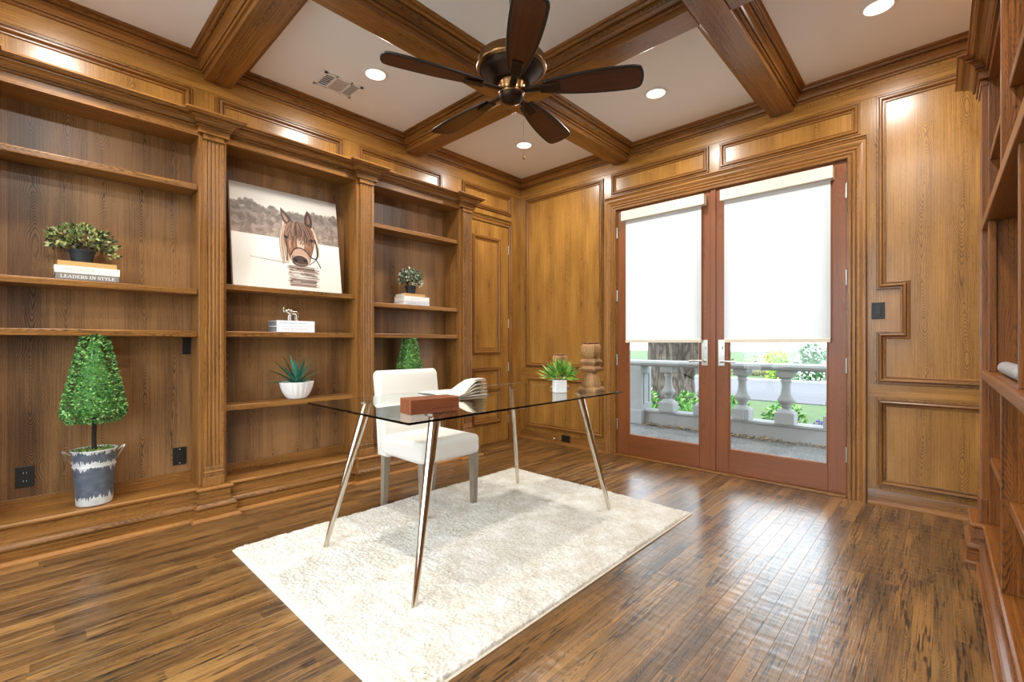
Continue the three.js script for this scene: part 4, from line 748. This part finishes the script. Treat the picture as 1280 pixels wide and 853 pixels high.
// ---------------------------------------------------------------- television and speaker bar on the right counter
{
  const t = thing('television', 'flat black television leaning in the right bookcase alcove', 'television', [3.985, 0.985, 1.55]);
  const g = mk('panel', new RoundedBoxGeometry(0.03, 0.56, 0.95, 2, 0.006).translate(0, 0.34, 0), M.black, t); g.rotation.z = -0.1;
  const s = mk('screen', new THREE.PlaneGeometry(0.92, 0.53).rotateY(-Math.PI / 2).translate(-0.0155, 0.34, 0), M.screen, t); s.rotation.z = -0.1;
  mk('foot', mergeGeometries([boxGeo(-0.06, 0.08, 0.001, 0.012, -0.3, -0.27, 0.002), boxGeo(-0.06, 0.08, 0.001, 0.012, 0.27, 0.3, 0.002), boxGeo(0.0, 0.015, 0.01, 0.09, -0.29, -0.28, 0.002), boxGeo(0.0, 0.015, 0.01, 0.09, 0.28, 0.29, 0.002)]), M.nickel, t);
  const b = thing('speaker_bar', 'grey rounded speaker bar on the counter in front of the television', 'speaker', [3.872, 0.985, 1.52]);
  mk('body', new THREE.CapsuleGeometry(0.026, 0.6, 6, 20).rotateX(Math.PI / 2).translate(0, 0.028, 0), M.greyMetal, b);
}
// ---------------------------------------------------------------- outside
const patio = struct('patio', 'grey concrete porch floor outside the glazed doors', [2, 0, -1.2]);
B('slab', [-3, 7, -0.3, -0.03, -2.45, -0.151], M.patio, patio, 0, 0);
const porch = struct('unseen_porch_roof', 'unseen porch roof placed to shade the patio', [2, 2.9, -1.3]);  // out of view, keeps bright sky off the patio and balustrade
B('roof_slab', [-3, 7, 2.75, 2.95, -1.1, -0.16], M.plaster, porch, 0, 0);
const ground = struct('lawn', 'lawn in front of the house', [0, -0.3, 0]);
{ const g = boxUV(new THREE.PlaneGeometry(160, 120).rotateX(-Math.PI / 2).translate(0, -0.3, -30), 0); mk('grass_ground', g, M.grass, ground, true); }
const road = struct('road', 'pale street beyond the lawn', [0, -0.28, -12]);
B('carriageway', [-60, 60, -0.32, -0.28, -14.6, -8.4], M.road, road, 0, 0);
B('kerb', [-60, 60, -0.32, -0.2, -15.0, -14.6], M.stone, road, 0.02, 0);
const added_terrace = struct('added_terrace', 'added pale paving that bounces daylight through the rear window', [2, -0.1, 8]);  // added ground out of view, reflects daylight up to the ceiling
B('paving', [-6, 10, -0.28, -0.1, 4.9, 14], M.stone, added_terrace, 0, 0);
{
  const t = thing('balustrade', 'white stone balustrade outside the glazed doors', 'balustrade', [1.9, -0.03, -2.05]);
  const G = (pts, x, seg = 24) => lathe(pts, seg).translate(x, 0, -2.05);
  mk('kerb', sweep([[0.55, 0], [6, 0]], false, [[-0.13, -0.03], [0.09, -0.03], [0.09, 0.14], [0.11, 0.15], [0.11, 0.175], [-0.13, 0.175]].map(([a, b]) => [a, b]), (p, q, y) => [p, y, -2.09 + q]), M.stone, t, true);
  mk('top_rail', sweep([[0.3, 0], [6, 0]], false, [[-0.13, 0.80], [0.1, 0.80], [0.12, 0.82], [0.125, 0.845], [0.11, 0.87], [0.07, 0.882], [-0.09, 0.882], [-0.14, 0.86], [-0.15, 0.83]], (p, q, y) => [p, y, -2.05 + q]), M.stone, t, true);
  for (let k = 0; k < 10; k++) {
    const x = 0.912 + k * 0.478;
    const b = mk('baluster', G([[0.035, 0.36], [0.055, 0.372], [0.05, 0.385], [0.06, 0.40], [0.085, 0.43], [0.09, 0.455], [0.082, 0.475], [0.06, 0.51], [0.05, 0.56], [0.046, 0.62], [0.048, 0.66], [0.058, 0.668], [0.058, 0.682], [0.05, 0.69], [0.055, 0.71], [0.08, 0.725]], x), M.stone, t, true);
    mk('baluster_foot', boxGeo(x - 0.1, x + 0.1, 0.175, 0.31, -2.15, -1.95, 0.006), M.stone, b, false);
    mk('baluster_foot', lathe([[0.1, 0.31], [0.085, 0.335], [0.05, 0.352], [0.036, 0.362]], 24).translate(x, 0, -2.05), M.stone, b, false);
    mk('baluster_cap', boxGeo(x - 0.085, x + 0.085, 0.722, 0.80, -2.135, -1.965, 0.006), M.stone, b, false);
  }
  const post = B('post', [0.2, 0.56, -0.03, 0.80, -2.25, -1.93], M.stone, t, 0.006);
  mk('post_panel', sweep(rect(-2.18, -2.0, 0.25, 0.7), true, [[0, 0], [0.005, 0.012], [0.02, 0.008], [0.025, 0]], (p, q, b) => [0.56 + b, q, p]), M.stone, post, false);
  mk('post_foot', boxGeo(0.18, 0.58, -0.03, 0.17, -2.27, -1.91, 0.008), M.stone, post, false);
  // dry leaves along the kerb
  const list = []; for (let k = 0; k < 500; k++) list.push({ p: V(rr(0.6, 4.2), -0.025 + rr(0, 0.02), -1.97 + Math.abs(rr(0, 0.22)) * rnd()), dir: V(rr(-1, 1), rr(-0.1, 0.4), rr(-1, 1)), up: V(rr(-0.4, 0.4), 1, rr(-0.4, 0.4)), l: rr(0.03, 0.07), w: rr(0.015, 0.03), c: pick(greens([0x8a6f48, 0x6b5233, 0xa68a5c, 0x55432c])) });
  const lt = mk('leaf_litter', leaves(list), M.leafy, null); lt.userData = { kind: 'stuff', label: 'dry brown leaves swept along the balustrade kerb', category: 'leaves' }; scene.add(lt);
}
{
  const t = thing('tree', 'thick rough-barked tree behind the balustrade', 'tree', [-0.2, -0.3, -4.6]);
  const trunk = lathe([[0.62, 0], [0.52, 0.15], [0.45, 0.4], [0.42, 0.8], [0.41, 1.3], [0.42, 1.7], [0.38, 2.2], [0.3, 3.0], [0.2, 4.0], [0.08, 5.2]], 72);
  const rough = (g, k) => { const p = g.attributes.position; for (let i = 0; i < p.count; i++) { const a = Math.atan2(p.getZ(i), p.getX(i)), r = Math.hypot(p.getX(i), p.getZ(i)), d = 1 + k * (vn((a + 3.15) * 5, p.getY(i) * 3, 31, 999, 7) - 0.5); p.setX(i, p.getX(i) * d); p.setZ(i, p.getZ(i) * d); } g.computeVertexNormals(); return g; };
  const uv = trunk.attributes.uv; for (let i = 0; i < uv.count; i++) uv.setXY(i, uv.getX(i) * 2.5, trunk.attributes.position.getY(i));
  mk('trunk', rough(trunk, 0.18), M.bark, t);
  const br = capsuleBetween([0.25, 0.9, 0.0], [1.1, 2.4, -0.1], 0.24, 0.16, 24); mk('branch', boxUV(br, 1), M.bark, t);
  const list = ballLeaves(2600, 2.6, 1.5, 2.4, 5.0, 0.2, 0.1, greens([0x4d7a34, 0x6f9a48, 0x2f5a24, 0x88ac5a]), 0.7, -1);
  mk('crown', leaves(list), M.leafy, t).userData.kind = 'stuff';
}
function shrub(lab, at, rx, ry, rz, cols, n, l, w, group) {
  const t = thing('shrub', lab, 'shrub', at, 0, group);
  mk('foliage', leaves(ballLeaves(n, rx, ry, rz, ry * 0.55, l, w, cols, 0.6, -0.7), { geo: new THREE.SphereGeometry(1, 14, 10).scale(rx * 0.7, ry * 0.7, rz * 0.7).translate(0, ry * 0.55, 0), c: cols[cols.length - 1].clone() }), M.leafy, t).userData.kind = 'stuff';
}
const hedgeG = greens([0x4f8a3a, 0x76a84c, 0x2f6128, 0x9cc06a, 0x5f9a44]);
const bed = [[-0.62, 'leafy shrub in the bed between the post and the tree'], [0.14, 'leafy shrub right before the tree trunk'], [0.82, 'leafy shrub behind the first baluster from the post'], [1.48, 'leafy shrub behind the second and third balusters'], [2.14, 'leafy shrub beside the purple flowers'], [3.12, 'leafy shrub past the purple flowers'], [3.8, 'leafy shrub at the far end of the bed']];
for (const [x, lab] of bed) if (lab) shrub(lab, [x, -0.3, -2.9], 0.25, 0.42, 0.25, hedgeG, 620, 0.075, 0.04, 'low shrubs behind the balustrade');
shrub('purple flowering plant behind the balustrade', [2.62, -0.3, -2.62], 0.16, 0.3, 0.14, greens([0x7a4fb0, 0x8f66c4, 0x5c3a94, 0x4f8a3a]), 420, 0.045, 0.032);
shrub('far dry clipped hedge nearest the yellow-green bush', [-2.2, -0.3, -18.6], 0.72, 0.56, 0.6, greens([0x8a8f62, 0xa39a72, 0x6c7648, 0xb8b08a]), 500, 0.16, 0.1, 'far hedges');
shrub('far dry clipped hedge two away from the yellow-green bush', [-4.1, -0.3, -18.6], 0.72, 0.6, 0.6, greens([0x8a8f62, 0xa39a72, 0x6c7648, 0xb8b08a]), 500, 0.16, 0.1, 'far hedges');
shrub('far dry clipped hedge seen behind the tree trunk', [-6.0, -0.3, -18.6], 0.72, 0.56, 0.6, greens([0x8a8f62, 0xa39a72, 0x6c7648, 0xb8b08a]), 500, 0.16, 0.1, 'far hedges');
shrub('bush covered in white flowers beyond the street', [0.1, -0.3, -16.5], 0.56, 0.9, 0.5, greens([0xffffff, 0xe8ece4, 0x3f6f34, 0x4c8040, 0x2f5a2a]), 900, 0.14, 0.09);
shrub('yellow-green bush beside the white flowering bush', [-1.1, -0.3, -16.5], 0.42, 0.76, 0.4, greens([0xb5c84a, 0x93b03c, 0xd2dc7a, 0x6f9434]), 500, 0.13, 0.08);

renderer.render(scene, camera);
